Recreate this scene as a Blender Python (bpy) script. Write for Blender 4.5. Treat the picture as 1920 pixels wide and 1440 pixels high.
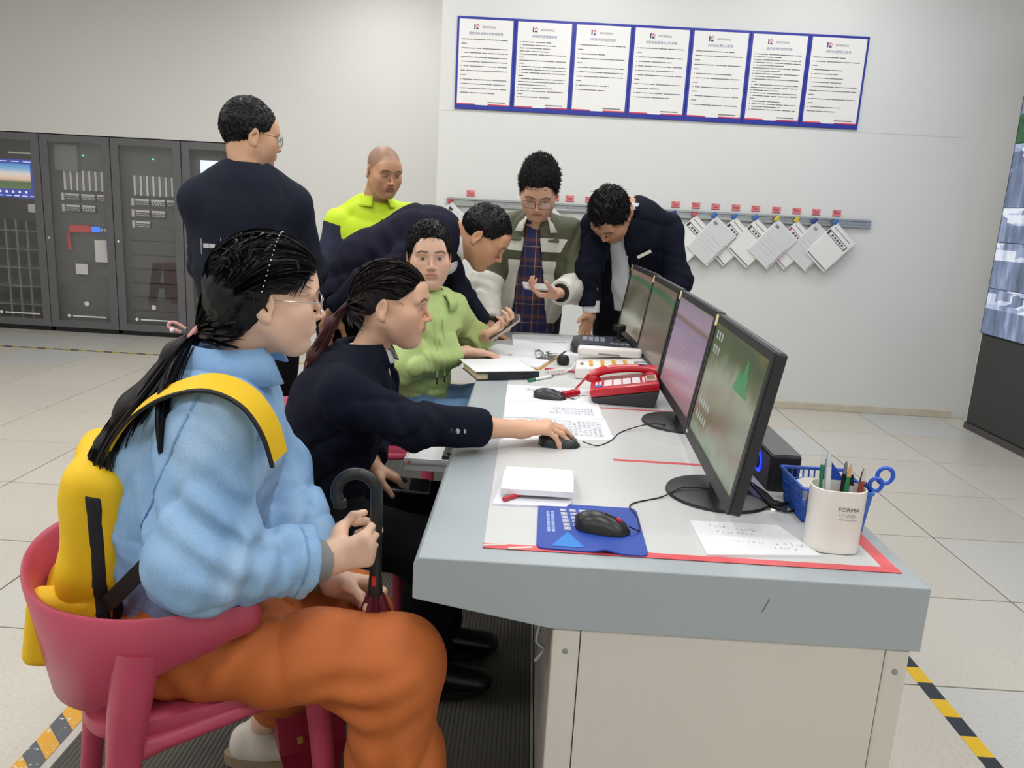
import bpy, bmesh, math, random
import numpy as np
from mathutils import Vector, Matrix
random.seed(7)
rng = np.random.default_rng(7)
for o in list(bpy.data.objects): bpy.data.objects.remove(o)
SC = bpy.context.scene
COL = SC.collection

# ---------------------------------------------------------------- camera
def make_camera():
    yaw, pit, rol = -0.0149058, -0.2175082, 0.0548827
    f = Vector((math.sin(yaw)*math.cos(pit), math.cos(yaw)*math.cos(pit), math.sin(pit)))
    r = f.cross(Vector((0, 0, 1))).normalized(); u = r.cross(f)
    r2 = r*math.cos(rol) + u*math.sin(rol); u2 = -r*math.sin(rol) + u*math.cos(rol)
    cd = bpy.data.cameras.new('camera'); cam = bpy.data.objects.new('camera', cd); COL.objects.link(cam)
    m = Matrix((r2, u2, -f)).transposed().to_4x4(); m.translation = (-1.88135, -2.77726, 1.34072)
    cam.matrix_world = m
    cd.sensor_fit = 'HORIZONTAL'; cd.sensor_width = 36.0; cd.lens = 1481.37/1920*36
    cd.clip_start = .05; cd.clip_end = 60
    SC.camera = cam
make_camera()

# ---------------------------------------------------------------- world, exposure
W = bpy.data.worlds.new('room_ambient'); SC.world = W; W.use_nodes = True
W.node_tree.nodes['Background'].inputs[0].default_value = (.9, .95, 1, 1)
W.node_tree.nodes['Background'].inputs[1].default_value = .3
SC.view_settings.view_transform = 'Standard'; SC.view_settings.look = 'None'
SC.view_settings.gamma = 1; SC.view_settings.use_curve_mapping = False
SC.view_settings.exposure = 0.0
LAMP_POWER = 15.0
SC.cycles.max_bounces = 4; SC.cycles.diffuse_bounces = 3; SC.cycles.glossy_bounces = 2; SC.cycles.use_light_tree = False; SC.cycles.transparent_max_bounces = 8; SC.cycles.caustics_reflective = False; SC.cycles.caustics_refractive = False

# ---------------------------------------------------------------- materials
def lin(c):
    if isinstance(c, str):
        c = c.lstrip('#'); c = tuple(int(c[i:i+2], 16) for i in (0, 2, 4))
    return tuple(((v/255)/12.92 if v/255 <= .04045 else ((v/255+.055)/1.055)**2.4) for v in c)
MATS = {}
def mat(name, col, rough=.5, metal=0., bump=0., bscale=60., var=0., vscale=8., emit=0., spec=.5, sss=0., coat=0., sheen=0., stretch=None, wear=None):
    """procedural principled material: base colour with noise variation, noise bump"""
    if name in MATS: return MATS[name]
    m = bpy.data.materials.new(name); m.use_nodes = True; MATS[name] = m
    nt = m.node_tree; N = nt.nodes; L = nt.links; b = N['Principled BSDF']
    c = lin(col); b.inputs['Base Color'].default_value = (*c, 1)
    b.inputs['Roughness'].default_value = rough; b.inputs['Metallic'].default_value = metal
    b.inputs['Specular IOR Level'].default_value = spec
    if sss: b.inputs['Subsurface Weight'].default_value = sss; b.inputs['Subsurface Scale'].default_value = .01
    if coat: b.inputs['Coat Weight'].default_value = coat; b.inputs['Coat Roughness'].default_value = .1
    if sheen: b.inputs['Sheen Weight'].default_value = sheen; b.inputs['Sheen Roughness'].default_value = .5
    if emit:
        b.inputs['Emission Color'].default_value = (*c, 1); b.inputs['Emission Strength'].default_value = emit
    tc = N.new('ShaderNodeTexCoord'); vec = tc.outputs['Object']
    if stretch:
        mp = N.new('ShaderNodeMapping'); mp.inputs['Scale'].default_value = stretch; L.new(vec, mp.inputs[0]); vec = mp.outputs[0]
    if var:
        n = N.new('ShaderNodeTexNoise'); n.inputs['Scale'].default_value = vscale; n.inputs['Detail'].default_value = 5; L.new(vec, n.inputs['Vector'])
        r = N.new('ShaderNodeMapRange'); r.inputs['From Min'].default_value = .3; r.inputs['From Max'].default_value = .7
        r.inputs['To Min'].default_value = 1-var; r.inputs['To Max'].default_value = 1+var; L.new(n.outputs['Fac'], r.inputs['Value'])
        x = N.new('ShaderNodeVectorMath'); x.operation = 'SCALE'; x.inputs[0].default_value = c; L.new(r.outputs[0], x.inputs['Scale'])
        L.new(x.outputs[0], b.inputs['Base Color'])
    if bump:
        n = N.new('ShaderNodeTexNoise'); n.inputs['Scale'].default_value = bscale; n.inputs['Detail'].default_value = 4; L.new(vec, n.inputs['Vector'])
        bp = N.new('ShaderNodeBump'); bp.inputs['Strength'].default_value = bump; bp.inputs['Distance'].default_value = .004
        L.new(n.outputs['Fac'], bp.inputs['Height']); L.new(bp.outputs[0], b.inputs['Normal'])
    return m
def nodes(name):
    m = bpy.data.materials.new(name); m.use_nodes = True; MATS[name] = m
    return m, m.node_tree.nodes, m.node_tree.links, m.node_tree.nodes['Principled BSDF']
def ramp(N, L, fac, stops, interp='LINEAR'):
    r = N.new('ShaderNodeValToRGB'); r.color_ramp.interpolation = interp
    e = r.color_ramp.elements
    while len(e) < len(stops): e.new(.5)
    for k, (p, c) in enumerate(stops): e[k].position = p; e[k].color = (*lin(c), 1)
    L.new(fac, r.inputs[0]); return r.outputs[0]
def axis(N, L, i, src='Object'):
    tc = N.new('ShaderNodeTexCoord'); s = N.new('ShaderNodeSeparateXYZ'); L.new(tc.outputs[src], s.inputs[0]); return s.outputs[i]
def math_(N, L, op, a, b=None):
    n = N.new('ShaderNodeMath'); n.operation = op
    for k, v in enumerate((a, b)):
        if v is None: continue
        if isinstance(v, (int, float)): n.inputs[k].default_value = v
        else: L.new(v, n.inputs[k])
    return n.outputs[0]

# ---------------------------------------------------------------- geometry helpers: a geo is (verts, faces)
def box(x0, x1, y0, y1, z0, z1):
    v = [(x, y, z) for z in (z0, z1) for y in (y0, y1) for x in (x0, x1)]
    return v, [(0, 2, 3, 1), (4, 5, 7, 6), (0, 1, 5, 4), (2, 6, 7, 3), (0, 4, 6, 2), (1, 3, 7, 5)]
def cbox(c, s):
    return box(c[0]-s[0]/2, c[0]+s[0]/2, c[1]-s[1]/2, c[1]+s[1]/2, c[2]-s[2]/2, c[2]+s[2]/2)
def join(*gs):
    V, F = [], []
    for g in gs:
        o = len(V); V += [tuple(p) for p in g[0]]; F += [tuple(i+o for i in f) for f in g[1]]
    return V, F
def xf(g, m):
    return [tuple(m @ Vector(p)) for p in g[0]], g[1]
def T(x=0, y=0, z=0, rx=0, ry=0, rz=0):
    return Matrix.Translation((x, y, z)) @ Matrix.Rotation(rz, 4, 'Z') @ Matrix.Rotation(ry, 4, 'Y') @ Matrix.Rotation(rx, 4, 'X')
def bev(g, w, seg=2):
    bm = bmesh.new(); vs = [bm.verts.new(p) for p in g[0]]
    for f in g[1]:
        try: bm.faces.new([vs[i] for i in f])
        except ValueError: pass
    bmesh.ops.recalc_face_normals(bm, faces=bm.faces)
    bmesh.ops.bevel(bm, geom=[e for e in bm.edges if e.calc_face_angle(0) > .5], offset=w, segments=seg, affect='EDGES', profile=.5)
    bm.verts.index_update(); out = ([tuple(v.co) for v in bm.verts], [tuple(v.index for v in f.verts) for f in bm.faces]); bm.free(); return out
def prism(poly, y0, y1, ax='y'):
    """extrude a 2-D outline along an axis"""
    n = len(poly)
    def P(a, b, h): return {'y': (a, h, b), 'z': (a, b, h), 'x': (h, a, b)}[ax]
    v = [P(a, b, y0) for a, b in poly] + [P(a, b, y1) for a, b in poly]
    f = [tuple(range(n)), tuple(range(2*n-1, n-1, -1))] + [(i, n+i, n+(i+1) % n, (i+1) % n) for i in range(n)]
    return v, f
def rrect(w, h, r, k=5, cx=0, cy=0):
    p = []
    for sx, sy, a0 in ((1, 1, 0), (-1, 1, 90), (-1, -1, 180), (1, -1, 270)):
        for i in range(k+1):
            a = math.radians(a0+90*i/k); p.append((cx+sx*(w/2-r)+r*math.cos(a), cy+sy*(h/2-r)+r*math.sin(a)))
    return p
def circ(r, n=24, cx=0, cy=0):
    return [(cx+r*math.cos(2*math.pi*i/n), cy+r*math.sin(2*math.pi*i/n)) for i in range(n)]
def rings(rs, cap=True):
    n = len(rs[0]); v = [tuple(p) for r in rs for p in r]; f = []
    for k in range(len(rs)-1):
        for i in range(n): f.append((k*n+i, k*n+(i+1) % n, (k+1)*n+(i+1) % n, (k+1)*n+i))
    if cap: f += [tuple(range(n-1, -1, -1)), tuple(range((len(rs)-1)*n, len(rs)*n))]
    return v, f
def lathe(prof, n=24):
    return rings([[(r*math.cos(2*math.pi*i/n), r*math.sin(2*math.pi*i/n), z) for i in range(n)] for r, z in prof])
def smooth_path(pts, k=6):
    P = [Vector(p) for p in pts]; out = []
    for i in range(len(P)-1):
        a = P[max(i-1, 0)]; b = P[i]; c = P[i+1]; d = P[min(i+2, len(P)-1)]
        for j in range(k):
            t = j/k; out.append(.5*((2*b)+(c-a)*t+(2*a-5*b+4*c-d)*t*t+(3*b-3*c+d-a)*t**3))
    return out+[P[-1]]
def tube(pts, r, n=8, sm=0, up=None, flat=1.):
    """tube along a path; r number or list; flat<1 squashes it along the frame normal"""
    P = smooth_path(pts, sm) if sm else [Vector(p) for p in pts]
    m = len(P)
    if isinstance(r, (list, tuple)):
        rr = [float(np.interp(i/(m-1), np.linspace(0, 1, len(r)), r)) for i in range(m)]
    else: rr = [r]*m
    t0 = (P[1]-P[0]).normalized(); nrm = Vector(up) if up else t0.orthogonal(); nrm = (nrm-t0*nrm.dot(t0)).normalized()
    rs = []
    for i in range(m):
        t = (P[min(i+1, m-1)]-P[max(i-1, 0)]).normalized()
        if not up:
            nrm = (nrm-t*nrm.dot(t)).normalized()
        else: nrm = (Vector(up)-t*Vector(up).dot(t)).normalized()
        b = t.cross(nrm)
        rs.append([P[i]+(nrm*math.cos(2*math.pi*j/n)*flat+b*math.sin(2*math.pi*j/n))*rr[i] for j in range(n)])
    return rings(rs)
def ball(c, r, n=10, m=7):
    rx, ry, rz = (r, r, r) if isinstance(r, (int, float)) else r
    rs = []
    for k in range(m+1):
        a = -math.pi/2+math.pi*(k+.02*(k == 0)-.02*(k == m))/m
        rs.append([(c[0]+rx*math.cos(a)*math.cos(2*math.pi*i/n), c[1]+ry*math.cos(a)*math.sin(2*math.pi*i/n), c[2]+rz*math.sin(a)) for i in range(n)])
    return rings(rs)
def text_geo(s, size, depth=0., align='CENTER'):
    """lettering as a flat mesh in the XZ plane (facing -Y), origin at its middle"""
    c = bpy.data.curves.new('lettering', 'FONT'); c.body = s; c.size = size; c.align_x = align; c.align_y = 'CENTER'
    c.extrude = depth; c.resolution_u = 2
    o = bpy.data.objects.new('lettering', c); COL.objects.link(o)
    dg = bpy.context.evaluated_depsgraph_get(); me = bpy.data.meshes.new_from_object(o.evaluated_get(dg))
    g = ([(v.co.x, 0, v.co.y) for v in me.vertices], [tuple(p.vertices) for p in me.polygons])
    bpy.data.objects.remove(o); bpy.data.curves.remove(c); bpy.data.meshes.remove(me)
    return g

# ---------------------------------------------------------------- scene objects
FR = {}
def thing(name, label, cat, loc=(0, 0, 0), rz=0, group=None):
    o = bpy.data.objects.new(name, None); COL.objects.link(o); o.empty_display_size = .05
    o.location = loc; o.rotation_euler = (0, 0, rz); o['label'] = label; o['category'] = cat
    if group: o['group'] = group
    FR[o.name] = (Matrix.Translation(loc) @ Matrix.Rotation(rz, 4, 'Z')).inverted()
    return o
def mesh_of(name, g, m, smooth=False):
    me = bpy.data.meshes.new(name); me.from_pydata([tuple(p) for p in g[0]], [], [tuple(f) for f in g[1]])
    for x in (m if isinstance(m, (list, tuple)) else [m]): me.materials.append(x)
    if smooth:
        me.polygons.foreach_set('use_smooth', [True]*len(me.polygons))
        if smooth != 'all': 
            try: me.set_sharp_from_angle(angle=math.radians(smooth if smooth is not True else 40))
            except Exception: pass
    me.update(); return me
def fixn(g):
    bm = bmesh.new(); vs = [bm.verts.new(p) for p in g[0]]
    for f in g[1]:
        try: bm.faces.new([vs[i] for i in f])
        except ValueError: pass
    bmesh.ops.recalc_face_normals(bm, faces=bm.faces); bm.verts.index_update()
    out = ([tuple(v.co) for v in bm.verts], [tuple(v.index for v in f.verts) for f in bm.faces]); bm.free(); return out
def root_of(o):
    while o.parent: o = o.parent
    return o
def obj(name, g, m, parent=None, smooth=False, world=False, label=None, kind=None, fix=True):
    if world and parent is not None:
        r = root_of(parent)
        if r.name in FR: g = xf(g, FR[r.name])
    if fix and len(g[1]) < 40000: g = fixn(g)
    o = bpy.data.objects.new(name, mesh_of(name, g, m, smooth)); COL.objects.link(o)
    if parent: o.parent = parent
    if label: o['label'] = label
    if kind: o['kind'] = kind
    return o
def one(name, g, m, label, cat, loc=(0, 0, 0), rz=0, group=None, smooth=False):
    """a thing that is one mesh"""
    o = obj(name, g, m, None, smooth); o.location = loc; o.rotation_euler = (0, 0, rz)
    FR[o.name] = (Matrix.Translation(loc) @ Matrix.Rotation(rz, 4, 'Z')).inverted()
    o['label'] = label; o['category'] = cat
    if group: o['group'] = group
    return o
def struct(name, g, m, parent=None):
    o = obj(name, g, m, parent)
    if not parent: o['kind'] = 'structure'
    return o
def child_copy(src, parent, loc, name=None):
    c = src.copy(); COL.objects.link(c); c.parent = parent; c.location = loc; return c
# ================================================================ THE ROOM
XW0, XW1, YB, YL, Y0, ZC = -8.4, 1.42, 3.0, 5.06, -5.0, 3.3
M_wall = mat('white_wall_paint', '#e3e4e2', .6, bump=.03, bscale=150, var=.012, vscale=1.5)
M_wall2 = mat('cream_wall_paint', '#e4e3e0', .6, bump=.03, bscale=150, var=.012, vscale=1.2)
M_ceil = mat('ceiling_paint', '#eeeeee', .8)
def tile_material():
    m, N, L, b = nodes('speckled_floor_tile')
    tc = N.new('ShaderNodeTexCoord'); geo = N.new('ShaderNodeNewGeometry'); oi = N.new('ShaderNodeObjectInfo')
    n1 = N.new('ShaderNodeTexNoise'); n1.inputs['Scale'].default_value = 90; n1.inputs['Detail'].default_value = 3; L.new(geo.outputs['Position'], n1.inputs[0])
    v = N.new('ShaderNodeTexVoronoi'); v.inputs['Scale'].default_value = 55; L.new(geo.outputs['Position'], v.inputs['Vector'])
    sp = math_(N, L, 'LESS_THAN', v.outputs['Distance'], .16)
    vc = N.new('ShaderNodeSeparateColor'); L.new(v.outputs['Color'], vc.inputs[0])
    sp = math_(N, L, 'MULTIPLY', sp, math_(N, L, 'GREATER_THAN', vc.outputs[0], .45))
    base = ramp(N, L, oi.outputs['Random'], [(0, '#d2ccc0'), (.35, '#d0c9bd'), (.8, '#d5cfc4'), (.93, '#cecdc9'), (1, '#cbccce')])
    mx = N.new('ShaderNodeMix'); mx.data_type = 'RGBA'; L.new(math_(N, L, 'MULTIPLY', sp, .38), mx.inputs['Factor']); L.new(base, mx.inputs[6]); mx.inputs[7].default_value = (*lin('#a9a49b'), 1)
    n2 = N.new('ShaderNodeMix'); n2.data_type = 'RGBA'; n2.blend_type = 'MULTIPLY'; n2.inputs['Factor'].default_value = 1
    L.new(mx.outputs[2], n2.inputs[6]); L.new(ramp(N, L, n1.outputs['Fac'], [(.3, '#f2f2f2'), (.7, '#ffffff')]), n2.inputs[7])
    L.new(n2.outputs[2], b.inputs['Base Color']); b.inputs['Roughness'].default_value = .28; b.inputs['Specular IOR Level'].default_value = .45
    return m
M_tile = tile_material()
M_gap = mat('dark_floor_joint', '#2a2a2a', .8)
floor = struct('floor', box(XW0, XW1, Y0, YL, -.06, -.006), M_gap)
tg = bev(box(-.2968, .2968, -.2968, .2968, -.006, 0), .0012, 1)
tsrc = None
for i in range(-14, 3):
    for j in range(-8, 9):
        cx, cy = i*.6+.3, j*.6+.3
        if cx < XW0 or cx > XW1+.25 or cy < Y0 or cy > YL: continue
        if tsrc is None: tsrc = obj('tile', tg, M_tile, floor); tsrc.location = (cx, cy, 0)
        else: child_copy(tsrc, floor, (cx, cy, 0))
struct('wall_back', box(-2.58, XW1, YB, YB+.12, 0, ZC), M_wall)
struct('wall_recess_back', box(-4.205, -2.46, 4.43, YL+.1, 0, ZC), M_wall2)
struct('wall_recess_upper', box(XW0, -4.205, 4.43, YL+.1, 1.778, ZC), M_wall2)
struct('wall_recess_rear', box(XW0, -4.205, YL, YL+.1, 0, 1.778), M_wall2)
struct('wall_recess_side', box(-2.58, -2.46, YB+.12, 4.43, 0, ZC), M_wall2)
struct('wall_right', box(XW1, XW1+.1, Y0, YB+.12, 0, ZC), M_wall)
struct('wall_left', box(XW0-.1, XW0, Y0, YL, 0, ZC), M_wall2)
struct('wall_front', box(XW0, XW1, Y0-.1, Y0, 0, ZC), M_wall)
struct('ceiling', box(XW0, XW1, Y0, YL, ZC, ZC+.08), M_ceil)
M_base = mat('worn_beige_skirting', '#cfc7b4', .7, var=.12, vscale=6, bump=.2, bscale=40)
bbg = bev(box(-2.58, 1.30, YB-.008, YB, 0, .055), .003, 1)
struct('baseboard_back', bbg, M_base)
struct('trim_1', box(-2.58, 1.1, YB-.0015, YB, 1.988, 1.990), mat('faint_wall_joint', '#cfcfcc', .7))

# ceiling light panels (the room's own lamps)
M_lamp = mat('led_diffuser', '#fcfcfb', .5, emit=LAMP_POWER); M_lframe = mat('white_lamp_frame', '#e8e8e8', .4)
words = ['first', 'second', 'third', 'fourth', 'fifth', 'sixth', 'seventh', 'eighth', 'ninth', 'tenth', 'eleventh', 'twelfth', 'thirteenth']
for a, x in enumerate((-7.0, -5.0, -3.2, -1.6, 0.0)):
    for b_, y in enumerate((-3.6, -1.6, 0.4, 2.0, 3.4)):
        if (y > 2.9 and x != -3.2) or x == -7.0 and y > 1: continue
        t = thing('ceiling_light', f'white ceiling light panel in row {words[b_]} from the camera, {words[a]} from left', 'ceiling light', (x, y, ZC), 0, 'ceiling light panels')
        obj('frame', join(box(-.3, .3, -.3, -.28, -.02, 0), box(-.3, .3, .28, .3, -.02, 0), box(-.3, -.28, -.28, .28, -.02, 0), box(.28, .3, -.28, .28, -.02, 0)), M_lframe, t)
        obj('diffuser', box(-.28, .28, -.28, .28, -.012, -.004), M_lamp, t)

# hazard tape on the floor
def stripe_mat(name, ca, cb, per, slant, ax, jag=.0):
    m, N, L, b = nodes(name)
    geo = N.new('ShaderNodeNewGeometry'); s = N.new('ShaderNodeSeparateXYZ'); L.new(geo.outputs['Position'], s.inputs[0])
    p = s.outputs[ax]; q = s.outputs[1-ax]
    v = math_(N, L, 'ADD', p, math_(N, L, 'MULTIPLY', q, slant))
    v = math_(N, L, 'FRACT', math_(N, L, 'DIVIDE', v, per))
    L.new(ramp(N, L, v, [(0, ca), (.5, cb)], 'CONSTANT'), b.inputs['Base Color']); b.inputs['Roughness'].default_value = .35
    if jag:
        n = N.new('ShaderNodeTexNoise'); n.inputs['Scale'].default_value = 60; L.new(geo.outputs['Position'], n.inputs[0])
        mx = N.new('ShaderNodeMix'); mx.data_type = 'RGBA'; L.new(math_(N, L, 'GREATER_THAN', n.outputs['Fac'], jag), mx.inputs['Factor'])
        src = b.inputs['Base Color'].links[0].from_socket; L.new(src, mx.inputs[6]); mx.inputs[7].default_value = (*lin('#d8d3c8'), 1); L.new(mx.outputs[2], b.inputs['Base Color'])
    return m
one('hazard_tape', box(-.632, -.585, -3.2, 2.9, 0, .0012), stripe_mat('yellow_black_blocks', '#2c3038', '#e8bd12', .168, 0, 1), 'yellow and black hazard tape on the floor right of the desk', 'tape')
one('hazard_tape', box(-3.03, -2.965, -3.2, 3.58, 0, .0012), stripe_mat('yellow_grey_diagonals', '#555a5e', '#e6a81c', .11, 1.0, 1, .66), 'worn diagonal hazard tape on the floor behind the pink chair', 'tape')
one('hazard_tape', box(-7.6, -3.03, 3.60, 3.635, 0, .0012), stripe_mat('yellow_black_far', '#33363a', '#d9ad2a', .14, .6, 0), 'thin hazard tape on the floor in front of the cabinets', 'tape')
# ribbed rubber mat under the chairs
def mat_geo():
    x0, x1, y0, y1 = -2.94, -1.812, -3.0, 1.9
    n = 96; poly = []
    for i in range(n):
        a = x0+(x1-x0)*i/n; w = (x1-x0)/n
        poly += [(a, .0035), (a+w*.35, .0055), (a+w*.65, .0055)]
    poly += [(x1, .0035), (x1, .0), (x0, .0)]
    return prism(poly, y0, y1)
one('rubber_mat', mat_geo(), mat('dark_rubber', '#58564f', .75, var=.14, vscale=5, bump=.25, bscale=120), 'dark grey ribbed rubber mat under the chairs and desk', 'mat')

# ================================================================ NOTICE BOARDS
M_blue = mat('blue_board', '#2a36a0', .35); M_paper = mat('white_notice_paper', '#f1f0ee', .4); M_ink = mat('black_ink', '#5d5c60', .7); M_title = mat('violet_title_ink', '#4b478c', .6)
M_red = mat('red_print', '#d3405a', .5); M_navy = mat('navy_print', '#2b2a66', .5); M_white = mat('white_print', '#f7f7f7', .5)
titles = ['建筑消防设施维护管理制度', '消防控制室管理制度', '消防控制室值班制度', '消防控制室值班人员职责', '消防安全责任人职责', '监控室值班管理制度', '消防安全管理人职责']
layout = ['LsLLLLLLsLLLm', 'MMMMLsLsLLLsLLmMLsm', 'LsMLsLLLsMM', 'LsLMLMLsLMLM', 'MLsLsMLsLsLsL', 'LmLLmLmLmLsLLmLLsMLmL', 'MLsMMMMLLsLsMM']
def board_print(k):
    g = []; rr = random.Random(k+11)
    n = len(layout[k]); step = .375/max(n, 13)
    for i, ch in enumerate(layout[k]):
        zz = .455-i*step; x = -.165; end = {'L': .155, 'M': rr.uniform(0, .1), 'm': rr.uniform(.02, .08), 's': -.13}[ch]
        if ch != 's' and rr.random() < .7: g.append(box(x, x+.008, -.0004, 0, zz-.0022, zz+.0022)); x += .018
        while x < end:
            w = min(rr.uniform(.03, .13), end-x); g.append(box(x, x+w, -.0004, 0, zz-.0024, zz+.0024)); x += w+.006
    g.append(box(.03, .15, -.0004, 0, .047, .053)); return join(*g)
logo_name = text_geo('威凯商管物业', .0155)
for k in range(7):
    bx = -2.474+.3987*(k+.5)
    t = thing('notice_board', f'blue framed notice with printed rules, {words[k]} from the left in the row', 'notice board', (bx, YB-.012, 2.003), 0, 'row of notice boards')
    obj('backing', bev(box(-.1985, .1985, 0, .012, 0, .6), .002, 1), M_blue, t)
    obj('sheet', box(-.183, .183, -.001, 0, .034, .583), M_paper, t)
    obj('red_stripe', box(-.183, -.06, -.0016, -.001, .03, .038), M_red, t); obj('red_stripe', box(.035, .183, -.0016, -.001, .03, .038), M_red, t)
    obj('slogan_strip', box(-.055, .03, -.0016, -.001, .030, .036), M_white, t)
    obj('printed_text', xf(board_print(k), T(0, -.001, .0)), M_ink, t, fix=False, kind='stuff')
    obj('title', xf(text_geo(titles[k], .0195), T(0, -.0014, .492)), M_title, t, fix=False)
    obj('company_name', xf(logo_name, T(.02, -.0014, .534)), M_ink, t, fix=False)
    lg = obj('logo', join(prism([(-.082, .519), (-.074, .519), (-.074, .553), (-.082, .553)], -.0016, -.001), prism([(-.071, .519), (-.047, .519), (-.062, .535)], -.0016, -.001)), M_navy, t)
    obj('logo_stroke', join(prism([(-.070, .540), (-.061, .553), (-.052, .553), (-.066, .534)], -.0016, -.001), prism([(-.056, .540), (-.048, .547), (-.048, .531)], -.0016, -.001)), mat('red_logo', '#d8472f', .5), lg)

# ================================================================ HANGING RAIL, FOLDERS, TAGS
M_alu = mat('brushed_aluminium', '#c3c7ca', .35, .9); M_alu2 = mat('grey_rail_lip', '#9aa2a8', .4, .6)
t = thing('hanging_rail', 'long aluminium hanging rail fixed across the white wall', 'rail', (-2.502, YB, 1.345))
obj('rail_body', prism([(0, 0), (-.022, 0), (-.022, .012), (-.010, .016), (-.010, .038), (-.022, .042), (-.022, .055), (0, .055)], 0, 3.005, 'x'), M_alu, t)
for k in range(13): obj('screw', xf(lathe([(.006, 0), (.006, .002), (.003, .003)], 10), T(.2+k*.22, -.010, .027, rx=math.pi/2)), M_alu2, t)
M_fold = mat('white_plastic_folder', '#e7e6e6', .3, var=.02, vscale=10); M_fold2 = mat('clear_sheet', '#dfe0e2', .2)
M_clip = {c: mat(c+'_clip', h, .35) for c, h in dict(blue='#2d6fc4', navy='#23408f', red='#c7525c', yellow='#dcc23a', pink='#c96f88').items()}
# position of the hanging clip along the rail, clip colour, label band colour
folds = [(-2.46, 'red', '#3a3a3a', 0), (-1.735, 'blue', '#3a3a3a', 0), (-1.08, 'blue', '#3a3a3a', 0), (-.87, 'navy', '#3a3a3a', 1), (-.725, 'red', '#3a3a3a', 1), (-.585, 'blue', '#8a8a8a', 0), (-.44, 'blue', '#3a3a3a', 1), (-.295, 'blue', '#4a4a4a', 1), (-.15, 'yellow', '#8a8a8a', 0), (-.005, 'yellow', '#b85c9a', 1), (.12, 'navy', '#9a9a9a', 0), (.262, 'blue', '#3a3a3a', 1)]
for k, (x, cc, band, styl) in enumerate(folds):
    n = len(folds)-k
    where = f'{words[n-1]} from the right on the rail' if n > 1 else 'rightmost on the rail'
    t = thing('clip_folder', f'white folder hung by {cc} clip, {where}', 'folder', (x-.022, YB-(.028+.0105*(k % 3)), 1.385), 0, 'folders hanging on the rail')
    R = T(ry=math.radians(42+2.5*math.sin(k*2.3)))            # hangs tilted from its corner
    P = T(.012, 0, -.012) @ R
    # folder body: long side runs down-left
    w, h = .207, .292
    obj('folder_body', xf(bev(box(0, w, -.004, .004, -h, 0), .002, 1), P), M_fold, t)
    obj('sheet', xf(box(.008, w-.008, -.0052, -.004, -h+.012, -.01), P), M_fold2 if styl == 0 else M_paper, t)
    bm_ = mat('band_'+band.strip('#'), band, .5)
    if styl:
        obj('label_band', xf(join(box(w*.02, w*.9, -.0062, -.0052, -.098, -.094), box(w*.02, w*.9, -.0062, -.0052, -.066, -.062), box(w*.02, w*.1, -.0062, -.0052, -.094, -.066), box(w*.86, w*.9, -.0062, -.0052, -.094, -.066)), P), bm_, t)
        obj('printed_text', xf(join(*[box(w*(.2+.12*q), w*(.28+.12*q), -.006, -.0052, -.088, -.073) for q in range(5)], box(.015, w-.03, -.006, -.0052, -.034, -.03)), P), M_ink, t, fix=False, kind='stuff')
        obj('edge_strip', xf(box(.008, w-.008, -.0058, -.0052, -h+.014, -h+.020), P), bm_, t)
    else:
        obj('label_band', xf(box(.02, .05, -.006, -.0052, -.05, -.03), P), bm_, t)
        obj('printed_text', xf(join(*[box(.03, w-.03-.02*(q % 2), -.006, -.0052, -.13-.03*q, -.128-.03*q) for q in range(4)]), P), mat('grey_ink', '#b4b4b4', .6), t, fix=False, kind='stuff')
        obj('edge_strip', xf(box(w-.012, w-.009, -.006, -.0052, -h+.012, -.1), P), M_ink, t)
    obj('clip', xf(bev(box(-.012, .012, -.009, .009, -.028, .012), .003, 1), T(.008, -.002, -.004, ry=math.radians(40))), M_clip[cc], t)
M_tag = mat('pink_tag', '#e58a90', .45); M_tagr = mat('red_tag_ink', '#a8323a', .5)
tagx = [-2.335, -1.735, -1.63, -1.49, -.878, -.735, -.595, -.452, -.312, -.166, -.022, .115, .26]
for k, x in enumerate(tagx):
    n = len(tagx)-k
    t = thing('label_tag', f'small pink printed tag on the wall above the rail, {words[n-1]} from the right' if n > 1 else 'small pink printed tag on the wall above the rail, rightmost one', 'tag', (x, YB-.003, 1.415), 0, 'tags above the rail')
    obj('card', box(-.03, .03, 0, .003, 0, .042), M_tag, t)
    obj('printed_text', join(box(-.026, -.006, -.0006, 0, .031, .035), box(-.022, .02, -.0006, 0, .021, .025), box(-.016, .018, -.0006, 0, .013, .017), box(-.03, .03, -.0006, 0, .0, .003)), M_tagr, t, fix=False, kind='stuff')

# ================================================================ EQUIPMENT CABINETS
def glass_mat():
    m = bpy.data.materials.new('door_glass'); m.use_nodes = True; nt = m.node_tree; N = nt.nodes; L = nt.links
    N.remove(N['Principled BSDF']); out = N['Material Output']
    tr = N.new('ShaderNodeBsdfTransparent'); tr.inputs[0].default_value = (.97, .97, .97, 1)
    gl = N.new('ShaderNodeBsdfGlossy'); gl.inputs['Roughness'].default_value = .02
    fr = N.new('ShaderNodeLayerWeight'); fr.inputs[0].default_value = .22
    mx = N.new('ShaderNodeMixShader'); L.new(math_(N, L, 'ADD', math_(N, L, 'MULTIPLY', fr.outputs[1], .55), .10), mx.inputs[0]); L.new(tr.outputs[0], mx.inputs[1]); L.new(gl.outputs[0], mx.inputs[2]); L.new(mx.outputs[0], out.inputs[0])
    return m
M_glass = glass_mat()
M_cab = mat('dark_grey_cabinet_paint', '#69696b', .45, var=.03); M_cabin = mat('cabinet_inner_panel', '#626361', .6); M_black = mat('black_plastic', '#141416', .45)
M_pale = mat('pale_grey_module', '#e2e2dc', .5); M_mgrey = mat('mid_grey_module', '#7c7d7e', .5); M_led = mat('green_led', '#3dff7c', .4, emit=3); M_chrome = mat('chrome', '#d8d8d8', .2, 1)
YC = 4.42
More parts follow.
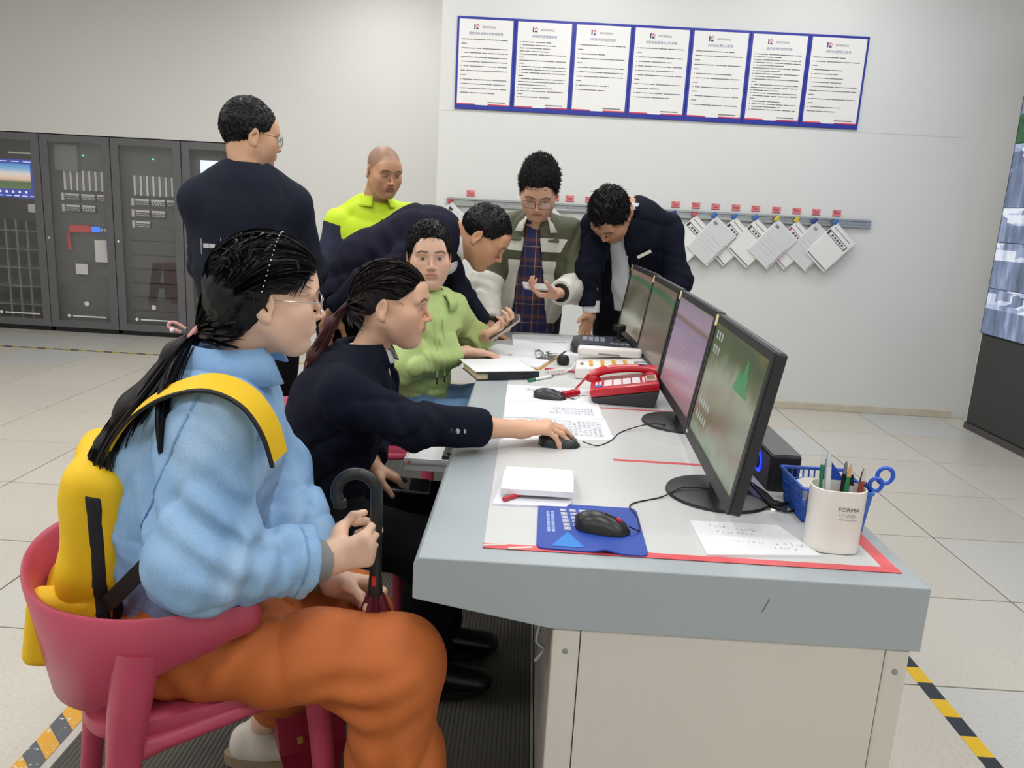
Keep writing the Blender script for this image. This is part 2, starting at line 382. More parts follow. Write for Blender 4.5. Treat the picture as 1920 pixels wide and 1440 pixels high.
cabs = [(-6.943, -6.307), (-6.305, -5.671), (-5.669, -5.035), (-5.033, -4.212)]
cnames = ['dark server cabinet with a lit blue display, at the left edge', 'dark glass cabinet with white modules, red tag and small blue readout', 'dark glass cabinet with module rows, third from the left', 'dark glass cabinet behind the standing man in navy jacket']
def cab_common(k):
    x0, x1 = cabs[k]; w = x1-x0
    t = thing('equipment_cabinet', cnames[k], 'cabinet', (x0, YC, 0), 0, 'equipment cabinets by the wall')
    obj('body', join(box(0, w, .58, .6, .04, 1.77), box(0, .012, .02, .6, .04, 1.77), box(w-.012, w, .02, .6, .04, 1.77), box(0, w, .02, .6, 1.75, 1.77), box(0, w, .02, .6, .04, .06)), M_cab, t)
    obj('plinth', box(.02, w-.02, .03, .58, 0, .04), M_black, t)
    d = obj('door', bev(join(box(.003, .075, 0, .02, .045, 1.768), box(w-.075, w-.003, 0, .02, .045, 1.768), box(.075, w-.075, 0, .02, 1.706, 1.768), box(.075, w-.075, 0, .02, .045, .11)), .002, 1), M_cab, t)
    obj('glass_pane', ([(.075, .010, .11), (w-.075, .010, .11), (w-.075, .010, 1.706), (.075, .010, 1.706)], [(0, 1, 2, 3)]), M_glass, d)
    obj('lock', xf(lathe([(.012, 0), (.012, .006), (.008, .009)], 12), T(.035, 0, .86, rx=math.pi/2)), M_chrome, d, 40)
    obj('maker_strip', join(prism([(.15, .155), (.168, .137), (.186, .155), (.168, .173)], .005, .008), *[box(.205+.0155*q, .218+.0155*q, .005, .008, .149, .161) for q in range(int((w-.31)/.0155))]), M_white, d)
    return t, w
t, w = cab_common(0)
obj('inner_panel', box(.02, w-.02, .10, .12, 1.0, 1.74), M_black, t)
obj('header_text', join(*[box(.30+.028*q, .322+.028*q, .094, .098, 1.59, 1.606) for q in range(9)]), M_pale, t)
m, N, L, b = nodes('cabinet_display'); zz = axis(N, L, 2)
c = ramp(N, L, math_(N, L, 'MULTIPLY', math_(N, L, 'SUBTRACT', zz, 1.28), 4.2), [(0, '#5e7a3a'), (.25, '#4f6b45'), (.36, '#f0c9a8'), (.55, '#f6e6dc'), (.75, '#78b9e6'), (1, '#2f86d8')])
L.new(c, b.inputs['Emission Color']); b.inputs['Emission Strength'].default_value = .8; b.inputs['Base Color'].default_value = (0, 0, 0, 1); M_disp = m
s = obj('display', box(.08, .565, .085, .10, 1.20, 1.54), mat('blue_screen', '#1c38a8', .3, emit=.55), t)
obj('picture', box(.10, .49, .083, .085, 1.28, 1.50), M_disp, s)
obj('icons', join(*[box(.13+.06*q, .15+.06*q, .083, .085, 1.243, 1.262) for q in range(6)], *[box(.10+.075*q, .15+.075*q, .083, .085, 1.215, 1.222) for q in range(6)], *[box(.10+.11*q, .17+.11*q, .083, .085, 1.518, 1.524) for q in range(4)]), mat('white_screen_icons', '#f4f6ff', .4, emit=.7), s)
obj('label_plate', box(.44, .555, .094, .10, 1.075, 1.15), M_pale, t)
for q in range(5): obj('shelf', box(.02, w-.02, .08, .5, .22+.17*q, .228+.17*q), M_mgrey, t)
for q in range(3): obj('rack_post', box(.2+.1*q, .215+.1*q, .1, .115, .06, 1.0), M_mgrey, t)
def modules(t, w, x0, nrow, z_first, rows, red=False):
    """strip of upright module cards and rows of small terminal blocks"""
    n = 14
    for q in range(n): obj('module_card', box(x0+q*.0285, x0+q*.0285+(.019 if q % 2 == 0 else .024), .09, .115, z_first-.175, z_first), M_pale if q % 2 == 0 else M_mgrey, t)
    zz = z_first-.205
    for r, cnt in enumerate(rows):
        for q in range(cnt):
            xx = x0+.01+q*.145
            tb = obj('terminal_block', box(xx, xx+.125, .09, .115, zz-.062, zz), M_cabin, t)
            obj('terminal_label', box(xx, xx+.125, .086, .09, zz-.018, zz), M_pale, tb)
            obj('terminal_pins', join(*[box(xx+.004+.024*p+.006*v_, xx+.018+.024*p+.006*v_, .086, .09, zz-.034-.016*v_, zz-.026-.016*v_) for p in range(5) for v_ in range(2)]), M_pale, tb)
        if cnt: obj('end_bracket', box(x0-.03, x0-.008, .09, .115, zz-.062, zz+.004), M_pale, t)
        zz -= .1
t, w = cab_common(1)
obj('inner_panel', box(.02, w-.02, .118, .13, .06, 1.75), M_cabin, t)
obj('controller_box', box(.09, .30, .07, .118, 1.46, 1.69), M_mgrey, t)
modules(t, w, .15, 2, 1.47, (3, 2))
obj('led', box(.335, .345, .09, .1, 1.60, 1.61), M_led, t)
obj('red_tag', join(box(.18, .36, .08, .09, .92, .985), prism([(.36, .92), (.39, .952), (.36, .985)], .08, .09)), mat('red_plastic_tag', '#e2403c', .4), t)
obj('red_ribbon', tube([(.18, .08, .95), (.165, .08, .86), (.175, .08, .76)], [.004, .012, .016], 6), MATS['red_plastic_tag'], t)
obj('readout', box(.385, .46, .08, .09, .93, .975), mat('blue_readout', '#2f6bff', .3, emit=1.2), t)
obj('readout_keys', join(*[box(.47+.03*q, .488+.03*q, .08, .09, .94, .966) for q in range(3)]), M_pale, t)
obj('record_sheet', box(.42, .57, .055, .06, .66, .86), M_paper, t)
obj('paper_slip', xf(box(.23, .34, .055, .06, .54, .635), T()), M_paper, t)
obj('round_seal', xf(lathe([(.022, 0), (.022, .002)], 16), T(.34, .0075, .275, rx=math.pi/2)), M_pale, t)
t, w = cab_common(2)
obj('inner_panel', box(.02, w-.02, .118, .13, .06, 1.75), M_cabin, t)
modules(t, w, .155, 3, 1.455, (3, 2, 1))
obj('led', box(.335, .345, .09, .1, 1.60, 1.61), M_led, t)
for q in range(7): obj('blank_plate', box(.10, w-.10, .10, .118, .1+.13*q, .22+.13*q), mat('blank_rack_plate', '#57585a', .5), t)
obj('round_seal', xf(lathe([(.022, 0), (.022, .002)], 16), T(.33, .0075, .275, rx=math.pi/2)), M_pale, t)
t, w = cab_common(3)
obj('inner_panel', box(.02, w-.02, .118, .13, .06, 1.75), M_cabin, t)
obj('monitor_display', box(.13, .42, .1, .118, 1.46, 1.62), mat('pale_screen', '#dfe6ff', .3, emit=.9), t)
for q in range(8): obj('blank_plate', box(.10, w-.10, .10, .118, .1+.15*q, .24+.15*q), MATS['blank_rack_plate'], t)

# red plastic stool out in the room (seen as a reflection in the cabinet doors)
def stool(loc, label):
    t = thing('plastic_stool', label, 'stool', loc, .2)
    M = mat('red_stool_plastic', '#a81f2b', .35)
    obj('seat', bev(box(-.15, .15, -.15, .15, .44, .47), .012, 2), M, t)
    for sx in (-1, 1):
        for sy in (-1, 1):
            a = [(sx*.145, sy*.145, .44), (sx*.06, sy*.145, .44), (sx*.06, sy*.06, .44), (sx*.145, sy*.06, .44)]
            b = [(sx*.19, sy*.19, 0.0), (sx*.12, sy*.19, 0.0), (sx*.12, sy*.12, 0.0), (sx*.19, sy*.12, 0.0)]
            obj('leg', rings([b, a]), M, t)
    obj('apron', join(box(-.16, .16, -.165, -.15, .17, .24), box(-.16, .16, .15, .165, .17, .24)), M, t)
stool((-6.3, 1.95, 0), 'red plastic stool mirrored in the glass cabinet door')

# ================================================================ VIDEO WALL (right)
t = thing('video_wall', 'tall wall of surveillance screens along the right side', 'video wall', (1.26, 2.725, 0))
obj('casing', box(0.01, .15, -4.2, 0, 0, 2.62), M_black, t)
for q in range(3): 
    p = obj('lower_panel', bev(box(-.0, .012, -1.08*(q+1)+.006-.02, -1.08*q-.02, .05, .672), .004, 1), mat('dark_panel', '#2f3230', .4), t)
obj('plinth', box(-.004, .012, -4.2, 0, 0, .045), mat('plinth_trim', '#4a4848', .5), t)
def feed_mat(k):
    m, N, L, b = nodes(f'camera_feed_{k}')
    tc = N.new('ShaderNodeTexCoord'); mp = N.new('ShaderNodeMapping'); mp.inputs['Location'].default_value = (k*1.7, k*.9, k*.37); mp.inputs['Scale'].default_value = (1, 7, .9); L.new(tc.outputs['Generated'], mp.inputs[0])
    n = N.new('ShaderNodeTexNoise'); n.inputs['Scale'].default_value = 1.3; n.inputs['Detail'].default_value = 3; L.new(mp.outputs[0], n.inputs['Vector'])
    m2 = N.new('ShaderNodeMapping'); m2.inputs['Location'].default_value = (0, k*.7, k*.21); m2.inputs['Scale'].default_value = (0, 3.2, 4.5); L.new(tc.outputs['Generated'], m2.inputs[0])
    v = N.new('ShaderNodeTexVoronoi'); v.distance = 'CHEBYCHEV'; v.inputs['Scale'].default_value = 1.0; L.new(m2.outputs[0], v.inputs['Vector']); sv = N.new('ShaderNodeSeparateColor'); L.new(v.outputs['Color'], sv.inputs[0])
    sp = N.new('ShaderNodeSeparateXYZ'); L.new(tc.outputs['Generated'], sp.inputs[0]); up = math_(N, L, 'GREATER_THAN', sp.outputs[2], .5+.06*(k % 3))
    f = math_(N, L, 'ADD', math_(N, L, 'MULTIPLY', n.outputs['Fac'], .75), math_(N, L, 'MULTIPLY', up, math_(N, L, 'SUBTRACT', math_(N, L, 'MULTIPLY', sv.outputs[0], .7), .12)))
    stops = [(.15, '#3c4658'), (.38, '#7080a0'), (.6, '#b4c2e2'), (.85, '#eef3ff')] if k % 5 else [(.2, '#12301d'), (.5, '#1f6b3a'), (.8, '#2f8a4e')]
    L.new(ramp(N, L, f, stops), b.inputs['Emission Color']); b.inputs['Emission Strength'].default_value = .85; b.inputs['Base Color'].default_value = (.02, .02, .02, 1); b.inputs['Roughness'].default_value = .3
    return m
feeds = [feed_mat(k) for k in range(10)]
zs = [(.682, .990, 1), (.992, 1.294, 2), (1.298, 1.522, 3), (1.524, 1.934, 4), (1.938, 2.118, 5), (2.122, 2.6, 6)]
for q in range(5):
    for (za, zb, k) in zs:
        s = obj('screen', box(-.004, .012, -.62*(q+1)+.003, -.62*q-.003, za, zb), feeds[k if k == 5 else (k+q) % 10 if (k+q) % 5 else 1], t)
        obj('bezel', join(box(-.006, -.002, -.62*(q+1), -.62*q, za-.002, za+.002), box(-.006, -.002, -.62*q-.003, -.62*q, za, zb)), M_black, s)
# ================================================================ CONTROL DESK
DZ = .75
M_steel = mat('grey_desk_paint', '#a9b1b5', .32, var=.02, vscale=3); M_panel = mat('ivory_panel_paint', '#d9d5cb', .45, var=.02, vscale=4)
M_sheet = mat('pale_desk_sheet', '#d2d3d2', .35, var=.015, vscale=6); M_rtape = mat('red_adhesive_tape', '#e2585f', .35, var=.12, vscale=25)
t = thing('control_desk', 'long grey control desk with ivory end panel', 'desk', (-1.6, -1.522, 0)); desk = t
DX = -1.6; DY = -1.522; DL = 2.62
prof = [(-2.053, .672)] + [(-2.053, .735), (-2.051, .743), (-2.044, .75)] + [(-1.168, .75), (-1.168, .63), (-1.806, .63)]
obj('worktop', bev(prism([(a-DX, b) for a, b in prof], 0, DL), .0025, 2), M_steel, t)
obj('desk_sheet', box(-1.936-DX, -1.196-DX, .062, DL-.02, .75, .7512), M_sheet, t)
obj('end_panel', box(-1.755-DX, -1.227-DX, .004, .02, .03, .629), M_panel, t)
for a, b_ in ((-1.805, -1.757), (-1.225, -1.184)):
    st = obj('corner_post', bev(box(a-DX, b_-DX, .003, .05, 0, .629), .002, 1), M_panel, t)
    obj('screw', xf(lathe([(.005, 0), (.005, .0015), (.003, .002)], 12), T((a+b_)/2-DX, .003, .588, rx=math.pi/2)), M_alu2, st)
for q in range(4): obj('front_door', bev(box(-1.803-DX, -1.785-DX, .06+.64*q, .06+.64*q+.63, .05, .625), .002, 1), M_panel, t)
obj('back_panel', box(-1.2-DX, -1.186-DX, .05, DL-.05, .03, .629), M_panel, t)
obj('far_panel', box(-1.80-DX, -1.19-DX, DL-.03, DL-.012, 0, .629), M_panel, t)
obj('cable_bracket', join(box(-1.835-DX, -1.805-DX, .08, .10, .585, .60), tube([(-1.825-DX, .07, .60), (-1.83-DX, .06, .57), (-1.815-DX, .06, .555), (-1.83-DX, .06, .53)], .004, 6, 3)), M_alu2, t)
def strip(x0, x1, y0, y1):
    return obj('red_tape_strip', box(x0-DX, x1-DX, y0-DY, y1-DY, .7512, .7519), M_rtape, desk)
strip(-1.937, -1.195, -1.470, -1.449); strip(-1.222, -1.197, -1.449, -1.0); strip(-1.65, -1.24, -.915, -.901); strip(-1.685, -1.25, -.386, -.374); strip(-1.70, -1.25, .2, .212)
obj('scuff_mark', xf(prism([(-.001, -.014), (.0015, -.013), (.0035, .013), (.001, .016)], -.0005, 0), T(-1.445-DX, 0, .70, ry=.3)), mat('scuff', '#767b7d', .7), t)
for (x, y) in ((-1.935, -1.456), (-1.89, -1.463)):
    obj('torn_tape', xf(bev(box(-.022, .022, -.004, .004, 0, .0012), .0004, 1), T(x+.02-DX, y-DY, .7519, rz=.25)), mat('clear_tape', '#d9c9bf', .3), t)
Z = .7513
# keyboard tray pulled out, keyboard on it
t = thing('keyboard_tray', 'grey metal keyboard tray pulled out below the desk edge', 'tray', (-2.11, -.53, .664))
obj('tray_pan', join(box(-.075, .30, -.25, .25, 0, .003), box(-.078, -.075, -.25, .25, -.012, .012)), mat('light_grey_rail', '#d4d6d6', .5), t)
for s in (-1, 1):
    rl = obj('slide_rail', join(box(-.075, .30, s*.255-.004, s*.255+.004, -.012, .020), box(-.075, .3, s*.255-.006, s*.255+.006, .008, .015)), mat('light_grey_rail', '#d4d6d6', .5), t)
    obj('rail_screw', xf(lathe([(.005, 0), (.005, .002)], 10), T(-.06, s*.262-.004, .012, rx=math.pi/2)), M_chrome, rl)
t = thing('computer_keyboard', 'black computer keyboard lying in the pulled-out tray', 'keyboard', (-2.05, -.53, .6672), math.pi/2)
obj('case', bev(box(-.215, .215, -.13, .04, 0, .016), .004, 2), M_black, t)
M_key = mat('black_keycap', '#26282b', .5)
kg = bev(box(-.0085, .0085, -.0085, .0085, 0, .008), .002, 1); ks = None
for r in range(6):
    for c in range(21):
        p = (-.2+c*.02, -.112+r*.026, .016)
        if ks is None: ks = obj('key', kg, M_key, t); ks.location = p
        else: child_copy(ks, t, p)

# ---------------------------------------------------------------- monitors
M_bez = mat('monitor_black', '#26272a', .45); M_bezt = mat('monitor_top_grey', '#4e4f52', .5); M_stick = mat('cream_sticker', '#ead9a8', .5)
def screen_mat(name, stops, bands=0, hue=None, extra=None):
    m, N, L, b = nodes(name)
    tc = N.new('ShaderNodeTexCoord'); s = N.new('ShaderNodeSeparateXYZ'); L.new(tc.outputs['Object'], s.inputs[0])
    zz = math_(N, L, 'DIVIDE', s.outputs[2], .31)
    n = N.new('ShaderNodeTexNoise'); n.inputs['Scale'].default_value = 6; n.inputs['Detail'].default_value = 3; L.new(tc.outputs['Object'], n.inputs[0])
    f = math_(N, L, 'ADD', zz, math_(N, L, 'MULTIPLY', math_(N, L, 'SUBTRACT', n.outputs['Fac'], .5), extra or 0))
    c = ramp(N, L, f, stops)
    if bands:
        fr = math_(N, L, 'FRACT', math_(N, L, 'MULTIPLY', s.outputs[1], bands)); fz = math_(N, L, 'FRACT', math_(N, L, 'MULTIPLY', s.outputs[2], 62))
        k = math_(N, L, 'MULTIPLY', math_(N, L, 'LESS_THAN', fr, .55), math_(N, L, 'LESS_THAN', fz, .45))
        k = math_(N, L, 'MULTIPLY', k, math_(N, L, 'LESS_THAN', zz, .72))
        mx = N.new('ShaderNodeMix'); mx.data_type = 'RGBA'; L.new(math_(N, L, 'MULTIPLY', k, .35), mx.inputs['Factor']); L.new(c, mx.inputs[6]); mx.inputs[7].default_value = (*lin('#8a7a96'), 1); c = mx.outputs[2]
    L.new(c, b.inputs['Emission Color']); b.inputs['Emission Strength'].default_value = .62
    b.inputs['Base Color'].default_value = (.015, .015, .016, 1); b.inputs['Roughness'].default_value = .25; b.inputs['Specular IOR Level'].default_value = .5
    return m
S1 = screen_mat('landscape_desktop', [(0, '#4f6348'), (.15, '#8a9a84'), (.3, '#7d6e4e'), (.42, '#7f8a72'), (.6, '#9aa38a'), (.74, '#56663f'), (.9, '#3d5534'), (1, '#6e6b3c')], extra=.5)
S2 = screen_mat('table_window', [(0, '#6b4a42'), (.1, '#b0888a'), (.35, '#b79cb0'), (.6, '#ab93ae'), (.74, '#9d88a3'), (.78, '#7d6a55'), (.82, '#a893a9'), (.93, '#9e8ba0'), (1, '#8a7a5a')], bands=26)
S3 = screen_mat('camera_window', [(0, '#8d8a80'), (.15, '#7c6a5c'), (.35, '#6d5d50'), (.6, '#66634f'), (.78, '#6b6650'), (.82, '#3e6a3c'), (.88, '#3e6a3c'), (.9, '#7a6c5c'), (1, '#7a6c5c')], extra=.18)
S4 = screen_mat('map_window', [(0, '#9a9183'), (.15, '#82725f'), (.3, '#aab09a'), (.42, '#5a5136'), (.7, '#4c452e'), (.78, '#6b5b4a'), (.82, '#2f5f34'), (.88, '#2f5f34'), (.9, '#8a6a58'), (1, '#8a6a58')], extra=.14)
def monitor(loc, rz, sm, label, desc_icons=True):
    """panel faces -X before rotation; local origin on the desk under the panel"""
    t = thing('computer_monitor', label, 'monitor', loc, rz, 'monitors along the desk')
    W_, H_, zb = .565, .318, .049
    tilt = T(0, 0, zb, ry=math.radians(9))
    fr = obj('housing', xf(bev(box(0, .022, -W_/2, W_/2, 0, H_), .004, 2), tilt), M_bez, t)
    obj('bezel', xf(join(box(-.004, 0, -W_/2, W_/2, 0, .026), box(-.004, 0, -W_/2, W_/2, H_-.018, H_), box(-.004, 0, -W_/2, -W_/2+.018, .026, H_-.018), box(-.004, 0, W_/2-.018, W_/2, .026, H_-.018)), tilt), M_bez, fr)
    obj('top_cover', xf(box(.003, .019, -W_/2+.004, W_/2-.004, H_, H_+.0012), tilt), M_bezt, fr)
    sc = obj('screen', box(-.0012, 0, -W_/2+.018, W_/2-.018, .026, H_-.018), sm, fr); sc.matrix_local = tilt
    obj('sticker', xf(box(-.0052, -.004, W_/2-.03, W_/2-.004, H_-.028, H_-.001), tilt), M_stick, fr)
    obj('brand_mark', xf(join(*[box(-.0046, -.004, W_/2-.03+.006*q, W_/2-.026+.006*q, .010, .016) for q in range(3)]), tilt), M_pale, fr)
    obj('stand_neck', xf(bev(box(.03, .055, -.04, .04, -.02, .16), .006, 2), T(-.008, 0, .03)), M_bez, t)
    obj('stand_base', xf(lathe([(.112, 0), (.115, .002), (.113, .007), (.09, .012), (.0, .013)], 40), T(.03, -.03, 0)), mat('stand_black', '#1d1e20', .4), t, 40)
    return t, fr, tilt
t, fr, tilt = monitor((-1.468, -1.085, Z), -.045, S1, 'black monitor nearest the camera showing a green mountain desktop')
obj('desktop_hill', xf(prism([(.05, .20), (.08, .25), (.1, .225), (.125, .275), (.155, .235), (.175, .20)], -.0022, -.0016, 'x'), tilt @ Matrix.Scale(-1, 4, (0, 1, 0))), mat('hill_pixels', '#2f7a4f', .3, emit=.35), fr)
obj('desktop_icons', xf(join(*[box(-.0022, -.0016, .215-.028*c, .227-.028*c, .265-.034*r, .283-.034*r) for c in range(3) for r in range(2)], *[box(-.0022, -.0016, .215-.028*c, .227-.028*c, .1-.034*r, .118-.034*r) for c in range(5) for r in range(2)]), tilt), mat('icon_pixels', '#9aa3a0', .3, emit=.35), fr)
monitor((-1.442, -.485, Z), -.02, S2, 'black monitor showing a pale violet table, second from the camera')
monitor((-1.432, .125, Z), .0, S3, 'black monitor with dim brown and green picture, third from the camera')
monitor((-1.432, .74, Z), .045, S4, 'black monitor furthest from the camera, beside the man in black suit')

# ---------------------------------------------------------------- things on the desk
def mouse(loc, rz, label, wheel=None, body='#1d1f22', cord=None):
    """long axis +X is the front"""
    t = thing('computer_mouse', label, 'mouse', loc, rz, 'computer mice on the desk')
    M = mat('mouse_'+body.strip('#'), body, .35)
    rs = []
    for i in range(13):
        u = i/12; x = -.054+.108*u
        w = .031*(max(0, 1-abs(2*u-1)**3.2))**.5*(1-.12*u) + .002
        h = .036*(math.sin(math.pi*min(1, (.12+u*.86)))**.7)*(1-.28*u)+.002
        rs.append([(x, w*math.cos(a)*(1 if math.sin(a) > 0 else .94), max(0, h*math.sin(a)) if math.sin(a) > 0 else 0.0) for a in [math.pi*j/9-.0 for j in range(10)]] + [(x, w*.9*math.cos(math.pi-.3), 0), (x, w*.9*math.cos(.3), 0)])
    obj('shell', rings(rs), M, t, 50)
    obj('button_split', tube([(.004, 0, .0325), (.03, 0, .0262), (.047, 0, .017)], .0012, 6), M_black, t)
    obj('wheel', xf(lathe([(.005, -.003), (.006, -.002), (.006, .002), (.005, .003)], 14), T(.030, 0, .0222, rx=math.pi/2)), wheel or M_mgrey, t)
    if cord: obj('cord', tube(cord, .0016, 6, 6), M_black, t, True, world=True)
    return t
# mouse pad with a curled edge
def pad_geo():
    def P(u, v):
        x = -1.842+.2*u; y = -1.462+.222*v
        z = Z+.0005
        d = math.exp(-((u-.62)/.09)**2)*max(0, 1-v/.22)*.006
        return (x+.006*v, y-.008*u*(1-v), z+d)
    n, m = 30, 14; V = []; F = []
    for l in (0, .003):
        for j in range(m+1):
            for i in range(n+1):
                u, v = i/n, j/m
                # rounded corners
                cu, cv = min(u, 1-u), min(v, 1-v)
                if cu < .07 and cv < .07:
                    a = math.hypot(.07-cu, .07-cv)
                    if a > .07: s = .07/a; cu = .07-(.07-cu)*s; cv = .07-(.07-cv)*s
                    u = cu if u < .5 else 1-cu; v = cv if v < .5 else 1-cv
                p = P(u, v); V.append((p[0], p[1], p[2]+l))
    k = (n+1)*(m+1)
    for j in range(m):
        for i in range(n):
            a = j*(n+1)+i; F.append((a, a+n+1, a+n+2, a+1)); F.append((k+a, k+a+1, k+a+n+2, k+a+n+1))
    for i in range(n):
        F.append((i, i+1, k+i+1, k+i)); a = m*(n+1)+i; F.append((a, k+a, k+a+1, a+1))
    for j in range(m):
        a = j*(n+1); F.append((a, k+a, k+a+n+1, a+n+1)); a += n; F.append((a, a+n+1, k+a+n+1, k+a))
    return V, F
t = thing('mouse_pad', 'blue mouse pad with white lettering and a curled near edge', 'mouse pad', (-1.74, -1.35, Z))
obj('pad', pad_geo(), mat('blue_pad_print', '#2347a8', .5, var=.06, vscale=20), t, 30, world=True)
zt = Z+.0042
obj('light_triangle', prism([(-1.815, -1.452), (-1.755, -1.452), (-1.782, -1.385)], Z+.0038, zt, 'z'), mat('light_blue_print', '#1f7fd6', .5), t, world=True)
def glyph(x, y, s, r):
    """illegible printed character: a few strokes"""
    g = [box(x-s/2, x+s/2, y+s*(-.4+.28*k)-s*.06, y+s*(-.4+.28*k)+s*.06, zt-.0004, zt) for k in range(4)]
    g.append(box(x-s*.1, x+s*.1, y-s*.45, y+s*.45, zt-.0004, zt))
    return g
rr = random.Random(3); g = []
for c, (x, n) in enumerate(((-1.787, 6), (-1.768, 5), (-1.748, 3), (-1.728, 3))):
    for q in range(n): g += glyph(x+.001*q, -1.275-.0185*q, .0125, rr)
obj('large_lettering', join(*g), M_white, t, world=True, fix=False, kind='stuff')
g = []
for c, x in enumerate((-1.821, -1.812)):
    for q in range(14): g.append(box(x, x+.006, -1.29-.0075*q, -1.285-.0075*q, zt-.0004, zt))
obj('small_lettering', join(*g), mat('pale_blue_print', '#a9c2ee', .5), t, world=True, fix=False, kind='stuff')
mouse((-1.716, -1.362, zt), -.30, 'black mouse with red wheel on the blue mouse pad', mat('red_wheel', '#d8324a', .4), '#17181a',
      [(-1.667, -1.378, .77), (-1.645, -1.36, .757), (-1.640, -1.29, .7555), (-1.648, -1.235, .755), (-1.63, -1.20, .753), (-1.57, -1.16, .754), (-1.52, -1.13, .768), (-1.46, -1.12, .765)])
mouse((-1.780, -.812, Z), -.02, 'dark grey mouse under the hand of the woman in black jacket', None, '#2b2f31',
      [(-1.72, -.812, .765), (-1.68, -.80, .753), (-1.64, -.745, .753), (-1.60, -.65, .753), (-1.52, -.60, .766), (-1.47, -.59, .764)])
mouse((-1.795, -.295, Z), -.22, 'dark grey mouse lying unused on the printed tables', None, '#2b2f31',
      [(-1.743, -.308, .762), (-1.71, -.29, .753), (-1.69, -.24, .753), (-1.665, -.235, .753)])

# printed sheets lying flat
M_sheetp = mat('office_paper', '#eff0f4', .5)
def printed_sheet(name, poly, z, label, cat='sheet', tables=(), th=.0006, M=None, col='#9aa0ae'):
    cx = sum(p[0] for p in poly)/len(poly); cy = sum(p[1] for p in poly)/len(poly)
    t = thing(name, label, cat, (cx, cy, z))
    obj('paper', prism([(a-cx, b-cy) for a, b in poly], 0, th, 'z'), M or M_sheetp, t)
    g = []
    for (x0, x1, y0, y1, nx, ny) in tables:
        rr = random.Random(int(x0*1000))
        for r in range(ny+1):
            yy = y0+(y1-y0)*r/ny; g.append(box(x0-cx, x1-cx, yy-cy-.0003, yy-cy+.0003, th, th+.0002))
        for c in range(nx+1):
            xx = x0+(x1-x0)*c/nx; g.append(box(xx-cx-.0003, xx-cx+.0003, y0-cy, y1-cy, th, th+.0002))
        for r in range(ny):
            for c in range(nx):
                if rr.random() < .8:
                    a = x0+(x1-x0)*(c+.2)/nx; b_ = y0+(y1-y0)*(r+.3)/ny
                    g.append(box(a-cx, a-cx+(x1-x0)*.55/nx, b_-cy, b_-cy+(y1-y0)*.4/ny, th, th+.0002))
    if g: obj('printed_table', join(*g), mat('table_ink_'+col.strip('#'), col, .6), t, fix=False, kind='stuff')
    return t
printed_sheet('printed_sheet', [(-1.927, -.80), (-1.63, -.73), (-1.636, -.52), (-1.93, -.57)], Z, 'printed duty table sheet nearest, under the hand with mouse', tables=[(-1.87, -1.655, -.715, -.56, 16, 9)])
printed_sheet('printed_sheet', [(-1.932, -.565), (-1.64, -.525), (-1.642, -.31), (-1.936, -.355)], Z+.0008, 'printed table sheet in the middle of the overlapping row', tables=[(-1.80, -1.665, -.49, -.41, 14, 3)])
printed_sheet('printed_sheet', [(-1.936, -.36), (-1.645, -.315), (-1.648, -.13), (-1.936, -.13)], Z+.0016, 'printed sheet under the unused dark mouse', tables=[(-1.87, -1.74, -.21, -.17, 9, 3)])
# folded papers left of the pad with a red pen peeping out
def folded():
    n = 16; V = []; F = []
    for l in (0, 1):
        for i in range(n+1):
            u = i/n
            for v in (0, 1):
                x = -1.915+.15*v+.006*u; y = -1.225+.165*u
                V.append((x, y, Z+.012+.016*math.sin(math.pi*min(1, u*1.25))*(1-.3*u)+.012*l*(1-.5*u)))
    k = 2*(n+1)
    for i in range(n):
        a = 2*i; F += [(a, a+1, a+3, a+2), (k+a, k+a+2, k+a+3, k+a+1), (a, a+2, k+a+2, k+a), (a+1, k+a+1, k+a+3, a+3)]
    F += [(0, k, k+1, 1), (2*n, 2*n+1, k+2*n+1, k+2*n)]
    return V, F
t = thing('folded_papers', 'folded white papers lying left of the blue mouse pad', 'papers', (-1.84, -1.14, Z))
obj('upper_sheet', folded(), M_sheetp, t, 40, world=True)
obj('lower_sheet', prism([(-1.93, -1.262), (-1.78, -1.255), (-1.765, -1.225), (-1.77, -1.07), (-1.91, -1.07)], Z, Z+.004, 'z'), mat('lilac_shaded_paper', '#e9e7f1', .5), t, world=True)  # white paper with its lilac shading put into the colour
def pen(name, a, b, label, body, tip, r=.0045, cap=None, capcol=None):
    a, b = Vector(a), Vector(b); t = thing(name, label, 'pen', tuple(a))
    obj('barrel', tube([a, a+(b-a)*.86], r, 10), body, t, 40, world=True)
    obj('tip', tube([a+(b-a)*.86, a+(b-a)*.96, b], [r*.95, r*.5, r*.25], 10), tip, t, 40, world=True)
    obj('end_cap', tube([a-(b-a)*.03, a+(b-a)*.22], r*1.12, 10), cap or tip, t, 40, world=True)
    return t
M_redp = mat('red_pen', '#c63340', .4)
pen('ballpoint_pen', (-1.905, -1.245, Z+.009), (-1.80, -1.13, Z+.009), 'red pen tucked under the folded papers', M_redp, M_redp)
# handwritten note right of the mouse pad
t = printed_sheet('handwritten_note', [(-1.535, -1.292), (-1.36, -1.288), (-1.322, -1.424), (-1.535, -1.452)], Z, 'folded white note with faint handwriting beside the pen cup', 'note', th=.005)
rr = random.Random(5); g = []
for (x0, x1, y) in ((-1.50, -1.47, -1.315), (-1.45, -1.40, -1.325), (-1.49, -1.42, -1.345), (-1.47, -1.415, -1.385), (-1.39, -1.345, -1.385), (-1.40, -1.36, -1.405)):
    x = x0
    while x < x1:
        p = [(x+rr.uniform(-.003, .003), y+rr.uniform(-.006, .006), Z+.0053) for _ in range(4)]
        g.append(tube(p, .0005, 4)); x += .009
obj('handwriting', join(*g), mat('faint_pencil', '#b9b6b4', .7), t, world=True, fix=False, kind='stuff')
